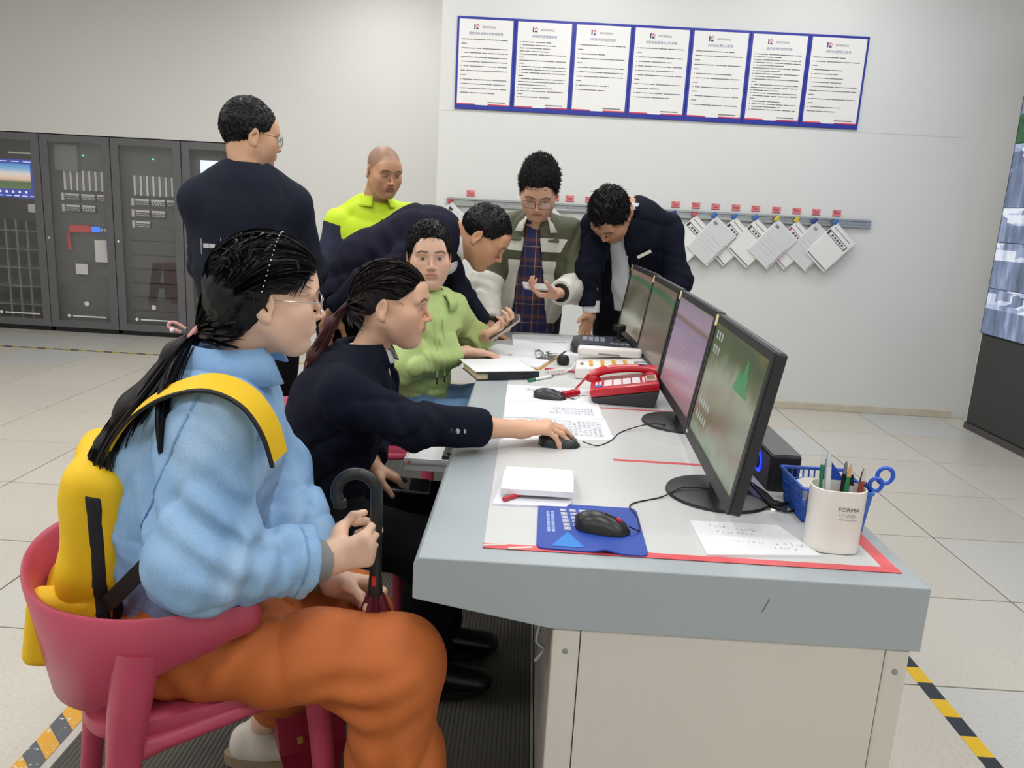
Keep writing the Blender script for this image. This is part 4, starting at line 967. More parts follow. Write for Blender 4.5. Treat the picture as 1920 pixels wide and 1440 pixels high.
def frame(c, fwd, up=(0, 0, 1)):
    f = U(fwd); r = U(np.cross(f, up)); u = np.cross(r, f); return A(*c), np.stack([r, f, u], 1)
HL_Y = [-.12, -.075, -.03, .0, .03, .055, .075, .11]
def head(c, fwd, up, neck, sc=1., skin='#d3a383', fem=False, lipc='#b5675c', brow=1., buzz=None, eyes=.8, gaze=(0, 0), browc='#2a2220', jaw=1., neck_r=.051, hv=.0026):
    """head and neck mesh in world space; returns verts, quads, colours and the frame"""
    C, R = frame(c, fwd, up); nb = (A(*neck)-C)@R/sc
    b = Sdf()
    b.ell((0, -.014, .036), (.075, .097, .082), k=.02)
    b.ell((0, .020, -.018), (.066, .066, .075), k=.04)
    b.ell((0, .040, -.062), (.047*jaw, .046, .048), k=.035)
    b.ell((0, .064, -.094), (.025*jaw, .022, .018), k=.03)
    for s in (-1, 1):
        b.ell((s*.044, .056, -.016), (.024, .026, .020), k=.028)
        b.ell((s*.036, .048, -.046), (.026, .028, .030), k=.03)
        b.cone((s*.056*jaw, -.002, -.045), (s*.026*jaw, .052, -.094), .016, .013, k=.03)
        b.ell((s*.027, .083, .024), (.027, .010, .008), k=.018)
    b.ell((0, .074, .048), (.05, .020, .032), k=.03)
    for s in (-1, 1): b.ell((s*.0315, .100, .003), (.019, .013, .0105), k=.012, op='s')
    for s in (-1, 1): b.ell((s*.0315, .0770, .002), (.0165, .0130, .0110), k=.005)
    b.cone((0, .087, .016), (0, .1095, -.024), .0055, .0070, k=.012); b.ell((0, .1095, -.027), (.0085, .0085, .0075), k=.006)
    for s in (-1, 1): b.ell((s*.0115, .1005, -.030), (.0075, .0095, .0065), k=.006)
    b.ell((0, .0845, -.056), (.027, .012, .020), k=.018)
    b.ell((0, .0935, -.0525), (.020, .0048, .0042), k=.006)
    b.ell((0, .0915, -.0625), (.0165, .0055, .0050), k=.006)
    b.ell((0, .0992, -.0576), (.022, .0050, .0014), k=.003, op='s')
    b.ell((0, .0920, -.0745), (.020, .005, .005), k=.012, op='s')
    for s in (-1, 1):
        Re = np.array(Matrix.Rotation(s*-.38, 3, 'Z') @ Matrix.Rotation(-.18, 3, 'X'))
        b.ell((s*.0775, -.012, -.004), (.0060, .0185, .0315), Re, k=.005)
        b.ell((s*.0800, -.006, -.029), (.0050, .0085, .0090), Re, k=.006)
        b.ell((s*.0850, -.007, .001), (.0048, .0105, .0190), Re, k=.004, op='s')
    nr = neck_r*(.88 if fem else 1)
    b.cone((0, -.028, -.055), nb, nr*.98, nr*1.08, k=.03)
    V, F = b.mesh(hv)
    x, y, z = V.T
    base = np.tile(A(*lin(skin)), (len(V), 1))
    def mixc(m, c): base[:] = base*(1-m[:, None])+A(*lin(c))*m[:, None]
    sm = lambda v, a, b_: np.clip((v-a)/(b_-a), 0, 1)
    blush = np.exp(-((np.abs(x)-.045)**2/.0006+(z+.03)**2/.0008))*sm(y, .01, .05)*.12
    mixc(blush, '#d07a66'); mixc(np.exp(-(x**2+(z+.028)**2)/.00025)*(y > .1)*.25, '#c8705c')
    if not fem: mixc((sm(-z, .035, .07)*(y > .01)*sm(z, -.13, -.1)*.14), '#7d6a62')
    lip = np.clip(1.25-((x/.024)**2+((z+.0575)/.0098)**2), 0, .35)/.35*(y > .078)*.7; mixc(lip, lipc)
    mixc(np.exp(-((z+.0576)/.0017)**2)*(np.abs(x) < .021)*(y > .080)*.6, '#5e2c28')
    bx = np.abs(x); bz = .0265+.005*sm(bx, .012, .036)-.007*sm(bx, .038, .054)
    bw = np.exp(-((z-bz)/.0040)**4)*sm(bx, .010, .015)*(1-sm(bx, .05, .056))*(y > .04)*.85*brow; mixc(np.clip(bw, 0, 1), browc)
    for s in (-1, 1): mixc(np.exp(-((x-s*.008)**2+(z+.0375)**2)/.000012)*(y > .09)*.7, '#5a2e26')
    if buzz:
        line = np.interp(y, HL_Y, [-.07, -.06, -.03, .005, .02, .055, .07, .08]); k = sm(z-line, -.004, .012)*(np.abs(x) < .0785)
        mixc(k*buzz[1], buzz[0])
    parts = [(V, F, base)]
    # eyes: almond patch of eyeball with iris and lash line
    for s in (-1, 1):
        if eyes <= 0: break
        n, m = 17, 9; EV = []; EC = []; EF = []
        for j in range(m):
            for i in range(n):
                u, v = -1+2*i/(n-1), -1+2*j/(m-1); hh = .0056*eyes*(max(0, 1-u*u))**.75
                ex = u*.0142; ez = v*hh*(1 if v > 0 else .75)+.0005*u*s
                ey = .0765+math.sqrt(max(0, .0149**2-ex*ex*.8-ez*ez))
                EV.append((s*.0315+ex, ey, .003+ez)); dd = math.hypot(ex-gaze[0]*.006, ez-gaze[1]*.004)
                cc = '#1c1310' if dd < .0052 else '#d9cfc9'
                if v > .7 or (v < -.85): cc = '#2a1d1a' if v > .7 else '#9a6f60'
                EC.append(lin(cc))
        for j in range(m-1):
            for i in range(n-1): a = j*n+i; EF.append((a, a+1, a+n+1, a+n))
        parts.append((np.array(EV), np.array(EF), np.array(EC)))
    out = merge(parts); return (out[0]*sc)@R.T+C, out[1], out[2], (C, R, sc)
def merge(ps):
    o = 0; V = []; F = []; K = []
    for p in ps:
        V.append(p[0]); F.append(np.asarray(p[1])+o); o += len(p[0])
        if len(p) > 2: K.append(p[2])
    return np.concatenate(V), np.concatenate(F), (np.concatenate(K) if K else None)
FING = {'index': ((.0265, .086), (.042, .025, .021), .0086), 'middle': ((.0085, .089), (.046, .029, .022), .0088), 'ring': ((-.0095, .084), (.042, .027, .022), .0083), 'pinky': ((-.0265, .075), (.033, .020, .019), .0074)}
def hand(side, wr, d, n, curls, elbow=None, sc=1., thumb=((.62, .72, .25), 20, 20), spread=3., skin='#d3a383', hv=.0026):
    """side 'R'/'L'; d finger direction, n the way the palm faces; curls: four (mcp, pip, dip) triples"""
    W_ = A(*wr); d = U(d); n = A(*n); n = U(n-d*(n@d)); s = np.cross(d, n)*(1 if side == 'R' else -1)
    b = Sdf(); tips = []
    def rotv(v, a, ang):   # rotate v about a
        return v*math.cos(ang)+np.cross(a, v)*math.sin(ang)+a*(a@v)*(1-math.cos(ang))
    ax = np.cross(d, n)
    for i, (k, (pos, ln, r)) in enumerate(FING.items()):
        kn = W_+(s*pos[0]+d*pos[1]-n*.002)*sc
        b.cone(W_+(s*pos[0]*.55+d*.012)*sc, kn, .0135*sc, .0112*sc, k=.016)
        dd = rotv(d, n, math.radians(spread*(1.3-i))*(1 if side == 'R' else -1)*-1); p = kn
        for q in range(3):
            dd = rotv(dd, ax, math.radians(curls[i][q])); e = p+dd*ln[q]*sc
            b.cone(p, e, r*sc*(1-.07*q), r*sc*(.95-.08*q), k=.005 if q else .008); p = e
        tips.append((p, dd, r*sc))
    tb = W_+(d*.022+s*.020+n*.008)*sc; td = U(d*thumb[0][0]+s*thumb[0][1]+n*thumb[0][2])
    b.cone(W_+(d*.03+s*.006+n*.008)*sc, tb+td*.03*sc, .016*sc, .0145*sc, k=.016)
    p = tb+td*.042*sc; b.cone(tb, p, .0135*sc, .0105*sc, k=.012)
    tx = U(np.cross(td, -s*.6+d*.5+n*.3))
    for q, L_ in ((0, .033), (1, .026)):
        td = rotv(td, tx, math.radians(thumb[1+q])); e = p+td*L_*sc; b.cone(p, e, (.0102-.001*q)*sc, (.0095-.0015*q)*sc, k=.006); p = e
    if elbow is not None:
        e = W_+(A(*elbow)-W_)*.55; b.econe(W_+d*.01*sc, e, (.027*sc, .021*sc), (.037*sc, .034*sc), s, k=.02)
    V, F = b.mesh(hv)
    c = np.tile(A(*lin(skin)), (len(V), 1))
    for (tp, dd, r) in tips:
        q = V-(tp+dd*r*.3); k = np.exp(-((q*q).sum(1))/(r*1.1)**2)*.30; c = c*(1-k[:, None])+A(*lin('#d98c7c'))*k[:, None]
    return V, F, c
RELAX = [(22, 28, 15), (26, 32, 18), (30, 36, 20), (34, 38, 20)]
FLAT = [(8, 12, 6), (8, 12, 6), (9, 13, 7), (10, 14, 8)]
GRIP = [(62, 75, 40), (66, 78, 42), (70, 80, 42), (74, 80, 42)]
def to_world(P, fr): return (np.asarray(P, float)*fr[2])@fr[1].T+fr[0]
def hair_cap(fr, line, thick=.010, rough=.0015, seed=1, grow=(1, 1, 1), top=.0, h=.0032, extra=None, sidecut=.0):
    """hair volume over the skull; line gives the hairline height for each depth"""
    b = Sdf(); b.ell((0, -.012, .036+top*.4), (.076*grow[0]+thick, .097*grow[1]+thick, .083*grow[2]+thick+top), k=.02)
    if extra: extra(b)
    b.fun(wob(seed, 260, rough)); b.fun(wob(seed+5, 90, rough*1.2))
    def cutf(P, D):
        ln = np.interp(P[..., 1], HL_Y, line); return smax(D, (ln+.004*np.sin(P[..., 0]*160))-P[..., 2], .006)
    b.fun(cutf)
    if sidecut: b.fun(lambda P, D: smax(D, np.abs(P[..., 0])-.0765-sidecut-.35*np.maximum(P[..., 2]-.02, 0), .006))
    V, F = b.mesh(h); return V, F
def spikes(V, F, n, ln, seed=0, bias=(0, .3, .5), w=.0016, zmin=-1, jitter=.35, nw=.22):
    """short tufts of hair standing on the cap"""
    r = np.random.default_rng(seed); q = F[r.integers(0, len(F), n*2)]; p = V[q].mean(1); nn = np.cross(V[q[:, 2]]-V[q[:, 0]], V[q[:, 3]]-V[q[:, 1]]); nn /= np.linalg.norm(nn, axis=1)[:, None]+1e-9
    out = (p-A(0, -.012, .03)); nn *= np.sign((nn*out).sum(1))[:, None]
    m = (p[:, 2] > zmin); p, nn = p[m][:n], nn[m][:n]
    bt = A(*bias)+A(0, 0, -1)*(p[:, 2:3] < .05)*.9; bt = bt-nn*(bt*nn).sum(1)[:, None]; bt /= np.linalg.norm(bt, axis=1)[:, None]+1e-6; d = nn*nw+bt+r.normal(size=nn.shape)*jitter*.5; d /= np.linalg.norm(d, axis=1)[:, None]
    L_ = ln*r.uniform(.5, 1.1, len(p))[:, None]; t1 = np.cross(d, r.normal(size=d.shape)); t1 /= np.linalg.norm(t1, axis=1)[:, None]; t2 = np.cross(d, t1)
    W_ = w; ps = p-d*.002
    VV = np.stack([ps+t1*W_, ps-t1*W_*.5+t2*W_*.87, ps-t1*W_*.5-t2*W_*.87, ps+d*L_+A(0, 0, -1)*L_*.12], 1).reshape(-1, 3)
    k = np.arange(len(p))*4; Q = np.concatenate([np.stack([k, k+1, k+3, k+3], 1), np.stack([k+1, k+2, k+3, k+3], 1), np.stack([k+2, k, k+3, k+3], 1)])
    return VV, Q
def strands(paths, w=.0016, taper=.25):
    """flat hair ribbons along given polylines"""
    V = []; F = []; o = 0; r = np.random.default_rng(4)
    for P in paths:
        P = np.asarray(P); n = len(P); t = np.gradient(P, axis=0); t /= np.linalg.norm(t, axis=1)[:, None]+1e-9
        s = np.cross(t, r.normal(size=3)); s /= np.linalg.norm(s, axis=1)[:, None]+1e-9
        ww = w*np.interp(np.linspace(0, 1, n), [0, .1, .7, 1], [.6, 1, .8, taper])[:, None]
        V.append(np.stack([P-s*ww, P+s*ww], 1).reshape(-1, 3)); k = o+2*np.arange(n-1)
        F.append(np.stack([k, k+1, k+3, k+2], 1)); o += 2*n
    return np.concatenate(V), np.concatenate(F)
def tri_to_quadmesh(V, F):   # drop degenerate 4th corner: emit as separate triangles
    return V, F
def hair_obj(parent, fr, pieces, material, name='hair'):
    V, F, _ = merge([(p[0], p[1]) for p in pieces]); Vw = to_world(V, fr)
    g = ([tuple(v) for v in Vw], [tuple(dict.fromkeys(f)) for f in F.tolist()])
    r = root_of(parent); g = xf(g, FR[r.name]); o = bpy.data.objects.new(name, mesh_of(name, g, material, 'all')); COL.objects.link(o); o.parent = parent; return o
def torso(b, J, W_, g=0., k=.05):
    """trunk from joints: W_ = hip, waist, chest half (width, depth)"""
    sh = A(*J['SR'])-A(*J['SL']); hp = A(*J.get('hs', sh))
    (hw, hd), (ww, wd), (cw, cd) = W_
    b.econe(J['P'], J['Wt'], (hw+g, hd+g), (ww+g, wd+g), hp, k=k)
    b.econe(J['Wt'], J['C'], (ww+g, wd+g), (cw+g, cd+g), sh*.7+U(hp)*.3*np.linalg.norm(sh), k=k)
    N_ = A(*J['N']); C = A(*J['C'])
    b.econe(C, C+(N_-C)*.55, (cw+g, cd+g), (cw*.78+g, cd*.8+g), sh, k=k)
    for s in ('SR', 'SL'): b.cone(N_-U(N_-C)*.045, A(*J[s]), .040+g, .052+g, k=k*.8)
    return b
def sleeve(b, S, E, Wr, r=(.062, .054, .043), g=0., k=.03, cut=True, stop=1.):
    e = A(*E); w = e+(A(*Wr)-e)*stop
    b.cone(S, E, r[0]+g, r[1]+g, k=k); b.cone(E, w+U(w-e)*.04, r[1]+g, r[2]+g, k=k)
def sleeve_cut(b, E, Wr, stop=1., R=.09):
    """square off the cuff"""
    e = A(*E); w = e+(A(*Wr)-e)*stop; n = U(w-e)
    def f(P, D):
        q = P-w; ax = q@n; rad = np.sqrt(np.maximum((q*q).sum(-1)-ax*ax, 0)); inside = (rad < R) & (ax > -.03) & (ax < .14)
        return np.where(inside, smax(D, ax, .004), D)
    b.fun(f)
def garment(parent, name, b, h, mats, zones=None, label=None):
    V, F = b.mesh(h); return np_mesh(name, V, F, mats, parent, attr=None if zones is None else zones(V), label=label)
def collar_geo(c, up, fwd, r, prof, opening=.5, n=36, squash=1.15, tilt=0.):
    """stand-and-fall collar: prof = [(radius offset, height)...]; opening half-angle at the front"""
    C, R = frame(c, fwd, up); 
    rows = []
    for i in range(n+1):
        a = math.pi/2+opening+(2*math.pi-2*opening)*i/n; row = []
        for (dr, z) in prof:
            rr = r+dr; row.append(C+R@A(rr*math.cos(a), rr*squash*math.sin(a), z+tilt*math.sin(a)))
        rows.append(row)
    m = len(prof); V = [tuple(p) for row in rows for p in row]; F = [(i*m+j, (i+1)*m+j, (i+1)*m+j+1, i*m+j+1) for i in range(n) for j in range(m-1)]
    return V, F
def solid(o, t):
    md = o.modifiers.new('thickness', 'SOLIDIFY'); md.thickness = t; md.offset = 0; return o
def person(label, base): return thing('person', label, 'person', base, 0)
def leg(b, H_, K, An, r=(.088, .068, .056), g=0., k=.05):
    b.cone(H_, K, r[0]+g, r[1]+g, k=k); b.cone(K, An, r[1]+g, r[2]+g, k=.03)
def shoe(parent, ankle, toe_dir, M, sole, ln=.26, label=None):
    """heel under the ankle, toe forward; stands on the floor"""
    a = A(*ankle); f = U(A(toe_dir[0], toe_dir[1], 0)); s = A(-f[1], f[0], 0); z0 = .006
    b = Sdf(); c = A(a[0], a[1], 0)
    b.econe(c-f*.045+A(0, 0, z0+.05), c+f*(ln-.105)+A(0, 0, z0+.034), (.036, .05), (.042, .034), s, k=.02); b.cone(c+A(0, 0, .05), c+A(0, 0, .10), .04, .037, k=.02); b.cut((0, 0, z0+.022), (0, 0, -1))
    V, F = b.mesh(.006); o = np_mesh('shoe', V, F, M, parent, label=label)
    n = 22; poly = []
    for i in range(n):
        q = 2*math.pi*i/n; x = (ln*.5)*math.cos(q); w = .046*math.sin(q)*(1+.12*math.cos(q)); p = c+f*(x+ln*.5-.095)+s*w; poly.append((p[0], p[1]))
    obj('sole', prism(poly, z0, z0+.026, 'z'), sole, o, world=True)
def glasses(parent, fr, M, r=(.024, .018), y=.112, z=.004, lens=True, round_=.014, thick=.0011):
    g = []
    for s in (-1, 1):
        pts = [(s*.033+px, y-.010*abs(px+s*.033)/.06, z-.002+pz) for px, pz in rrect(2*r[0], 2*r[1], round_, 5)]; pts.append(pts[0])
        g.append(tube(pts, thick, 5))
        g.append(tube([(s*(.033+r[0]), y-.010, z+.006), (s*.079, .06, z+.008), (s*.082, .0, z+.010), (s*.081, -.02, z-.002)], thick, 5))
    g.append(tube([(-.011, y, z+.004), (0, y+.002, z+.008), (.011, y, z+.004)], thick, 5))
    g = join(*g); g = ([tuple(v) for v in to_world(g[0], fr)], g[1]); o = obj('glasses', g, M, parent, True, world=True)
    if lens:
        for s in (-1, 1):
            l = prism([(px+s*.033, pz+z-.002) for px, pz in rrect(2*r[0]-.001, 2*r[1]-.001, round_, 4)], y-.006, y-.0052); l = ([tuple(v) for v in to_world(l[0], fr)], l[1])
            obj('lens', l, M_lensglass, o, world=True)
    return o
def lens_mat():
    m = bpy.data.materials.new('spectacle_lens'); m.use_nodes = True; N = m.node_tree.nodes; L = m.node_tree.links; N.remove(N['Principled BSDF'])
    tr = N.new('ShaderNodeBsdfTransparent'); tr.inputs[0].default_value = (.95, .96, .97, 1); gl = N.new('ShaderNodeBsdfGlossy'); gl.inputs['Roughness'].default_value = .03; mx = N.new('ShaderNodeMixShader'); mx.inputs[0].default_value = .06
    L.new(tr.outputs[0], mx.inputs[1]); L.new(gl.outputs[0], mx.inputs[2]); L.new(mx.outputs[0], N['Material Output'].inputs[0]); return m
M_lensglass = lens_mat()
def core(J, legs, W_):
    """inner trunk and limbs of the body (under the clothes)"""
    b = Sdf(); torso(b, J, W_, -.02)
    for s in 'RL':
        if 'E'+s in J: b.chain([J['S'+s], J['E'+s], J['W'+s]], [.04, .036, .026], k=.03)
    for (h_, k_, a_) in legs: b.chain([h_, k_, a_], [.065, .05, .036], k=.03)
    V, F = b.mesh(.022); return V, F
def body(parent, parts, skin, J, legs, W_):
    cv, cf = core(J, legs, W_); parts = parts+[(cv, cf, np.tile(A(*lin(skin)), (len(cv), 1)))]
    V, F, c = merge(parts); return np_mesh('body', V, F, M_skin, parent, col=c)
def ribbon_on(pts, nrm, w, t=.004, sm=5):
    """strap lying on a surface: pts centre line, nrm outward normals"""
    P = smooth_path(pts, sm); Nn = smooth_path(nrm, sm); rs = []
    for i in range(len(P)):
        tg = (P[min(i+1, len(P)-1)]-P[max(i-1, 0)]).normalized(); n = (Nn[i]-tg*Nn[i].dot(tg)).normalized(); s = tg.cross(n)
        rs.append([P[i]+s*w/2, P[i]+s*w/2+n*t, P[i]-s*w/2+n*t, P[i]-s*w/2])
    return rings(rs)
def phone(loc, d, up, label, face='#23252a', rim=None):
    """smartphone: d along its length, up the way the screen faces"""
    C, R = frame(loc, d, up); t = thing('smartphone', label, 'phone', tuple(loc))
    m = Matrix([list(R[i])+[C[i]] for i in range(3)]+[[0, 0, 0, 1]])
    obj('case', xf(bev(prism(rrect(.074, .155, .010, 4), -.004, .004, 'z'), .0015, 1), m), rim or mat('silver_phone_rim', '#b9b6ae', .3, .6), t, world=True)
    obj('screen', xf(prism(rrect(.068, .149, .008, 4), .004, .0046, 'z'), m), mat('phone_glass_'+face.strip('#'), face, .12), t, world=True)
# ---------------------------------------------------------------- plastic armchairs
M_pink = mat('raspberry_plastic', '#bf4a63', .38)
def plastic_chair(loc, rz, label, M):
    """one-piece plastic armchair, front towards +X: wrap-around back and arm band on four legs"""
    t = thing('plastic_armchair', label, 'chair', loc, rz, 'raspberry plastic armchairs')
    # plan outline of the band: right arm end -> back -> left arm end
    n = 44; rows = []
    for i in range(n+1):
        a = math.radians(-128+256*i/n)          # 0 = straight back
        ca, sa = math.cos(a), math.sin(a)
        x = -.03-.222*math.copysign(abs(ca)**.8, ca) if abs(a) < math.pi/2 else -.03+.145*abs(ca)
        y = .25*math.copysign(abs(sa)**.75, sa) if abs(a) < math.pi/2 else math.copysign(.25-.02*abs(ca), sa)
        k = abs(a)/math.radians(128)
        zt = np.interp(k, [0, .35, .62, .8, 1], [.668, .674, .668, .657, .652]); zb = np.interp(k, [0, .35, .62, .8, 1], [.455, .48, .562, .585, .592])
        if k > .97: zt -= .008; zb += .008
        nx, ny = U((-ca-.001, sa)) if abs(a) < math.pi/2 else (0, math.copysign(1, sa))
        th = .011; sl = .035*(1-k*.6)
        rows.append([(x+nx*(th*.4+sl), y+ny*(th*.4+sl), zt-.006), (x+nx*sl, y+ny*sl, zt), (x-nx*th+nx*sl, y-ny*th+ny*sl, zt-.006), (x-nx*th, y-ny*th, zb+.006), (x, y, zb), (x+nx*th*.6, y+ny*th*.6, zb+.006)])
    obj('back_band', rings(rows), M, t, 60)
    # dished seat
    rs = []
    for (s, z) in ((.86, .405), (.98, .412), (1.0, .425), (.985, .440), (.93, .446), (.75, .438), (.4, .43), (.05, .428)):
        rs.append([(x*s-.015, y*s, z+.012*max(0, -x/.2)**2*0) for x, y in rrect(.40, .40, .09, 7)])
    obj('seat', rings(rs), M, t, 50)
    for sy in (-1, 1):
        obj('leg', tube([(-.13, sy*.228, .60), (-.15, sy*.226, .49), (-.165, sy*.22, .36), (-.205, sy*.22, 0.0)], [.040, .034, .028, .019], 12, 5, up=(0, 1, 0), flat=.8), M, t, 60)
        obj('leg', tube([(.14, sy*.17, .425), (.172, sy*.182, .41), (.188, sy*.187, .33), (.205, sy*.19, 0.0)], [.018, .026, .025, .018], 12, 5, up=(0, 1, 0), flat=.8), M, t, 60)
        obj('side_rail', tube([(-.165, sy*.21, .40), (-.1, sy*.19, .395), (.05, sy*.185, .41), (.16, sy*.18, .42)], [.03, .022, .02, .024], 12, 5, up=(0, 0, 1), flat=.9), M, t, 60)
    return t
plastic_chair((-2.50, -1.36, .0056), math.radians(33), 'raspberry pink plastic armchair under the woman with yellow backpack', M_pink)
plastic_chair((-2.47, -.66, .0056), math.radians(-14), 'raspberry pink plastic armchair under the woman in the black jacket', M_pink).scale = (1, 1, 1.08)
plastic_chair((-2.38, .24, .0056), math.radians(-8), 'dark raspberry armchair under the man in the green hoodie', M_pink)

# ================================================================ WOMAN IN DENIM JACKET
def denim_mat():
    m, N, L, b = nodes('light_blue_denim'); tc = N.new('ShaderNodeTexCoord')
    n1 = N.new('ShaderNodeTexNoise'); n1.inputs['Scale'].default_value = 7; n1.inputs['Detail'].default_value = 6; L.new(tc.outputs['Object'], n1.inputs[0])
    mp = N.new('ShaderNodeMapping'); mp.inputs['Scale'].default_value = (900, 900, 160); L.new(tc.outputs['Object'], mp.inputs[0])
    n2 = N.new('ShaderNodeTexNoise'); n2.inputs['Scale'].default_value = 1; n2.inputs['Detail'].default_value = 2; L.new(mp.outputs[0], n2.inputs[0])
    f = math_(N, L, 'ADD', math_(N, L, 'MULTIPLY', n1.outputs['Fac'], .65), math_(N, L, 'MULTIPLY', n2.outputs['Fac'], .35))
    L.new(ramp(N, L, f, [(.3, '#6f98c8'), (.5, '#8fb6de'), (.7, '#b6d0ea')]), b.inputs['Base Color']); b.inputs['Roughness'].default_value = .8
    bp = N.new('ShaderNodeBump'); bp.inputs['Strength'].default_value = .12; bp.inputs['Distance'].default_value = .0015; L.new(n2.outputs['Fac'], bp.inputs['Height']); L.new(bp.outputs[0], b.inputs['Normal'])
    return m
M_denim = denim_mat(); M_denimd = mat('denim_seam', '#7fa3cd', .8); M_orange = mat('burnt_orange_cloth', '#c4692f', .7, bump=.15, bscale=300, var=.03, vscale=12)
M_grknit = mat('grey_knit_cuff', '#8f9293', .8, bump=.6, bscale=400)
def woman_denim():
    sk = '#edc4aa'; base = (-2.515, -1.37, 0)
    t = person('woman in light blue denim jacket and orange trousers seated with umbrella', base)
    J = dict(H=(-2.352, -1.36, 1.143), N=(-2.41, -1.36, 1.035), C=(-2.455, -1.365, .90), Wt=(-2.515, -1.37, .70), P=(-2.505, -1.37, .56), SR=(-2.385, -1.50, .965), SL=(-2.495, -1.225, .975),
             ER=(-2.405, -1.56, .735), WR=(-2.225, -1.435, .690), EL=(-2.425, -1.12, .735), WL=(-2.248, -1.335, .600), hs=(.36, -.93, 0))
    hv, hf, hc, fr = head((-2.350, -1.36, 1.158), (.93, .36, -.05), (0.03, -.03, 1), (-2.410, -1.36, 1.02), .86, sk, fem=True, eyes=.75, neck_r=.052, jaw=.97)
    rh = hand('R', J['WR'], (.93, .12, .34), (-.05, 1, .12), GRIP, J['ER'], .95, thumb=((.5, .5, .65), 25, 25), skin=sk)
    lh = hand('L', J['WL'], (.95, .02, -.25), (.1, -1, -.1), [(40, 55, 30), (46, 60, 32), (52, 62, 34), (58, 62, 34)], J['EL'], .95, thumb=((.75, .10, .62), 10, 12), skin=sk)
    LG = [((-2.47, -1.465, .525), (-2.090, -1.44, .490), (-2.10, -1.44, .10)), ((-2.52, -1.275, .535), (-2.215, -1.265, .490), (-2.45, -1.13, .12))]
    Wd = ((.160, .118), (.160, .118), (.155, .112))
    body(t, [(hv, hf, hc), rh, lh], sk, J, LG, Wd)
    # jacket
    JG = dict(J, N=(-2.428, -1.362, 1.015), SR=(-2.398, -1.495, .955), SL=(-2.49, -1.235, .96)); b = Sdf(); torso(b, JG, Wd, .012, .05); b.ell((-2.545, -1.375, .80), (.10, .15, .16), k=.05)
    sleeve(b, JG['SR'], J['ER'], J['WR'], (.070, .078, .056), .0, .04, stop=.93); sleeve(b, JG['SL'], J['EL'], J['WL'], (.07, .075, .055), .0, .04, stop=.9)
    b.cone(J['N'], fr[0], .058, .060, k=.012, op='s')
    er = A(*J['ER'])
    b.fun(folds([(er+A(.05, -.03, .07), (.6, 0, 1), .055, .0075, .11), (er+A(.10, -.03, .0), (1, .2, -.5), .05, .006, .10), ((-2.47, -1.50, .84), (.8, -.3, .5), .075, .006, .14), ((-2.60, -1.45, .72), (.5, .1, 1), .07, .007, .15), ((-2.37, -1.50, .86), (1, 0, .3), .06, .005, .12), (A(*J['WR'])+A(-.04, -.02, 0), (1, .6, -.1), .035, .003, .07)]))
    b.fun(crease(3, 13, .022, (1, 1, .6))); b.fun(crease(8, 30, .010, (1, 1, .7))); b.fun(wob(9, 60, .0012))
    sleeve_cut(b, J['ER'], J['WR'], .84); sleeve_cut(b, J['EL'], J['WL'], .86); b.cut((-2.5, -1.37, .548), (-.05, 0, -1))
    jk = garment(t, 'denim_jacket', b, .0054, M_denim)
    def on_jacket(fn, nm, grow, m, h=.005, lo=None, hi=None):
        bb = Sdf(); bb.p = b.p; bb.post = list(b.post)+[lambda P, D: D-grow, fn]; V, F = bb.mesh(h, .012, lo, hi)
        if len(F): np_mesh(nm, V, F, m, jk)
    pl = lambda c, n, w: (lambda P: np.abs((P-A(*c))@U(n))-w)
    def band(c, n, w, lim): 
        f = pl(c, n, w)
        return lambda P, D: np.maximum(np.maximum(D, f(P)), lim(P))
    big = lambda P: np.zeros(P.shape[:-1])-1
    on_jacket(lambda P, D: np.maximum(np.maximum(D, np.abs(P[..., 2]-.607)-.003), P[..., 0]+2.30), 'hem_seam', .0020, M_denimd, .0036, lo=(-3, -2, .58), hi=(-2, -1, .64))
    on_jacket(lambda P, D: np.maximum(np.maximum(np.maximum(D, np.abs(P[..., 2]-.577)-.029), P[..., 0]+2.30), -D-.0012), 'waistband', .0012, M_denim, lo=(-3, -2, .53), hi=(-2, -1, .62))
    sc_ = A(*J['SR'])+A(.0, 0, -.075); sn = U((.35, -.45, .82))
    on_jacket(lambda P, D: np.maximum(np.maximum(D, np.abs(((P-sc_)@U((.92, .1, -.42)))+.075)-.003), np.maximum(P[..., 1]+1.44, .78-P[..., 2])), 'shoulder_seam', .0020, M_denimd, .0036, lo=(-2.6, -1.7, .75), hi=(-2.25, -1.4, 1.05))
    cuffn = U(A(*J['WR'])-er)
    on_jacket(lambda P, D: np.maximum(np.maximum(D, np.abs((P-(er+(A(*J['WR'])-er)*.72))@cuffn)-.003), np.maximum(P[..., 1]+1.33, -2.36-P[..., 0])), 'cuff_seam', .0020, M_denimd, .0036, lo=(-2.4, -1.6, .6), hi=(-2.15, -1.3, .8))
    col = obj('collar', collar_geo((-2.415, -1.36, 1.030), (.30, 0, 1), (1, .25, 0), .060, [(.004, -.02), (.004, .038), (.010, .047), (.026, .034), (.050, -.010)], .75, 40, 1.12), M_denim, jk, True, world=True, fix=False); solid(col, .005)
    for (E_, W__, s) in (('ER', 'WR', .955), ('EL', 'WL', .93)):
        e, w = A(*J[E_]), A(*J[W__]); obj('knit_cuff', tube([e+(w-e)*.70, e+(w-e)*.95, e+(w-e)*1.0], [.041, .039, .035], 20), M_grknit, t, True, world=True)
    # trousers
    b = Sdf(); b.econe(J['P'], (-2.515, -1.37, .66), (.165, .135), (.15, .12), (.36, -.93, 0), k=.05)
    b.chain([LG[0][0], LG[0][1]], [.104, .084], k=.06); b.chain([LG[0][1], (-2.09, -1.445, .30), (-2.08, -1.45, .06)], [.083, .084, .112], k=.035)
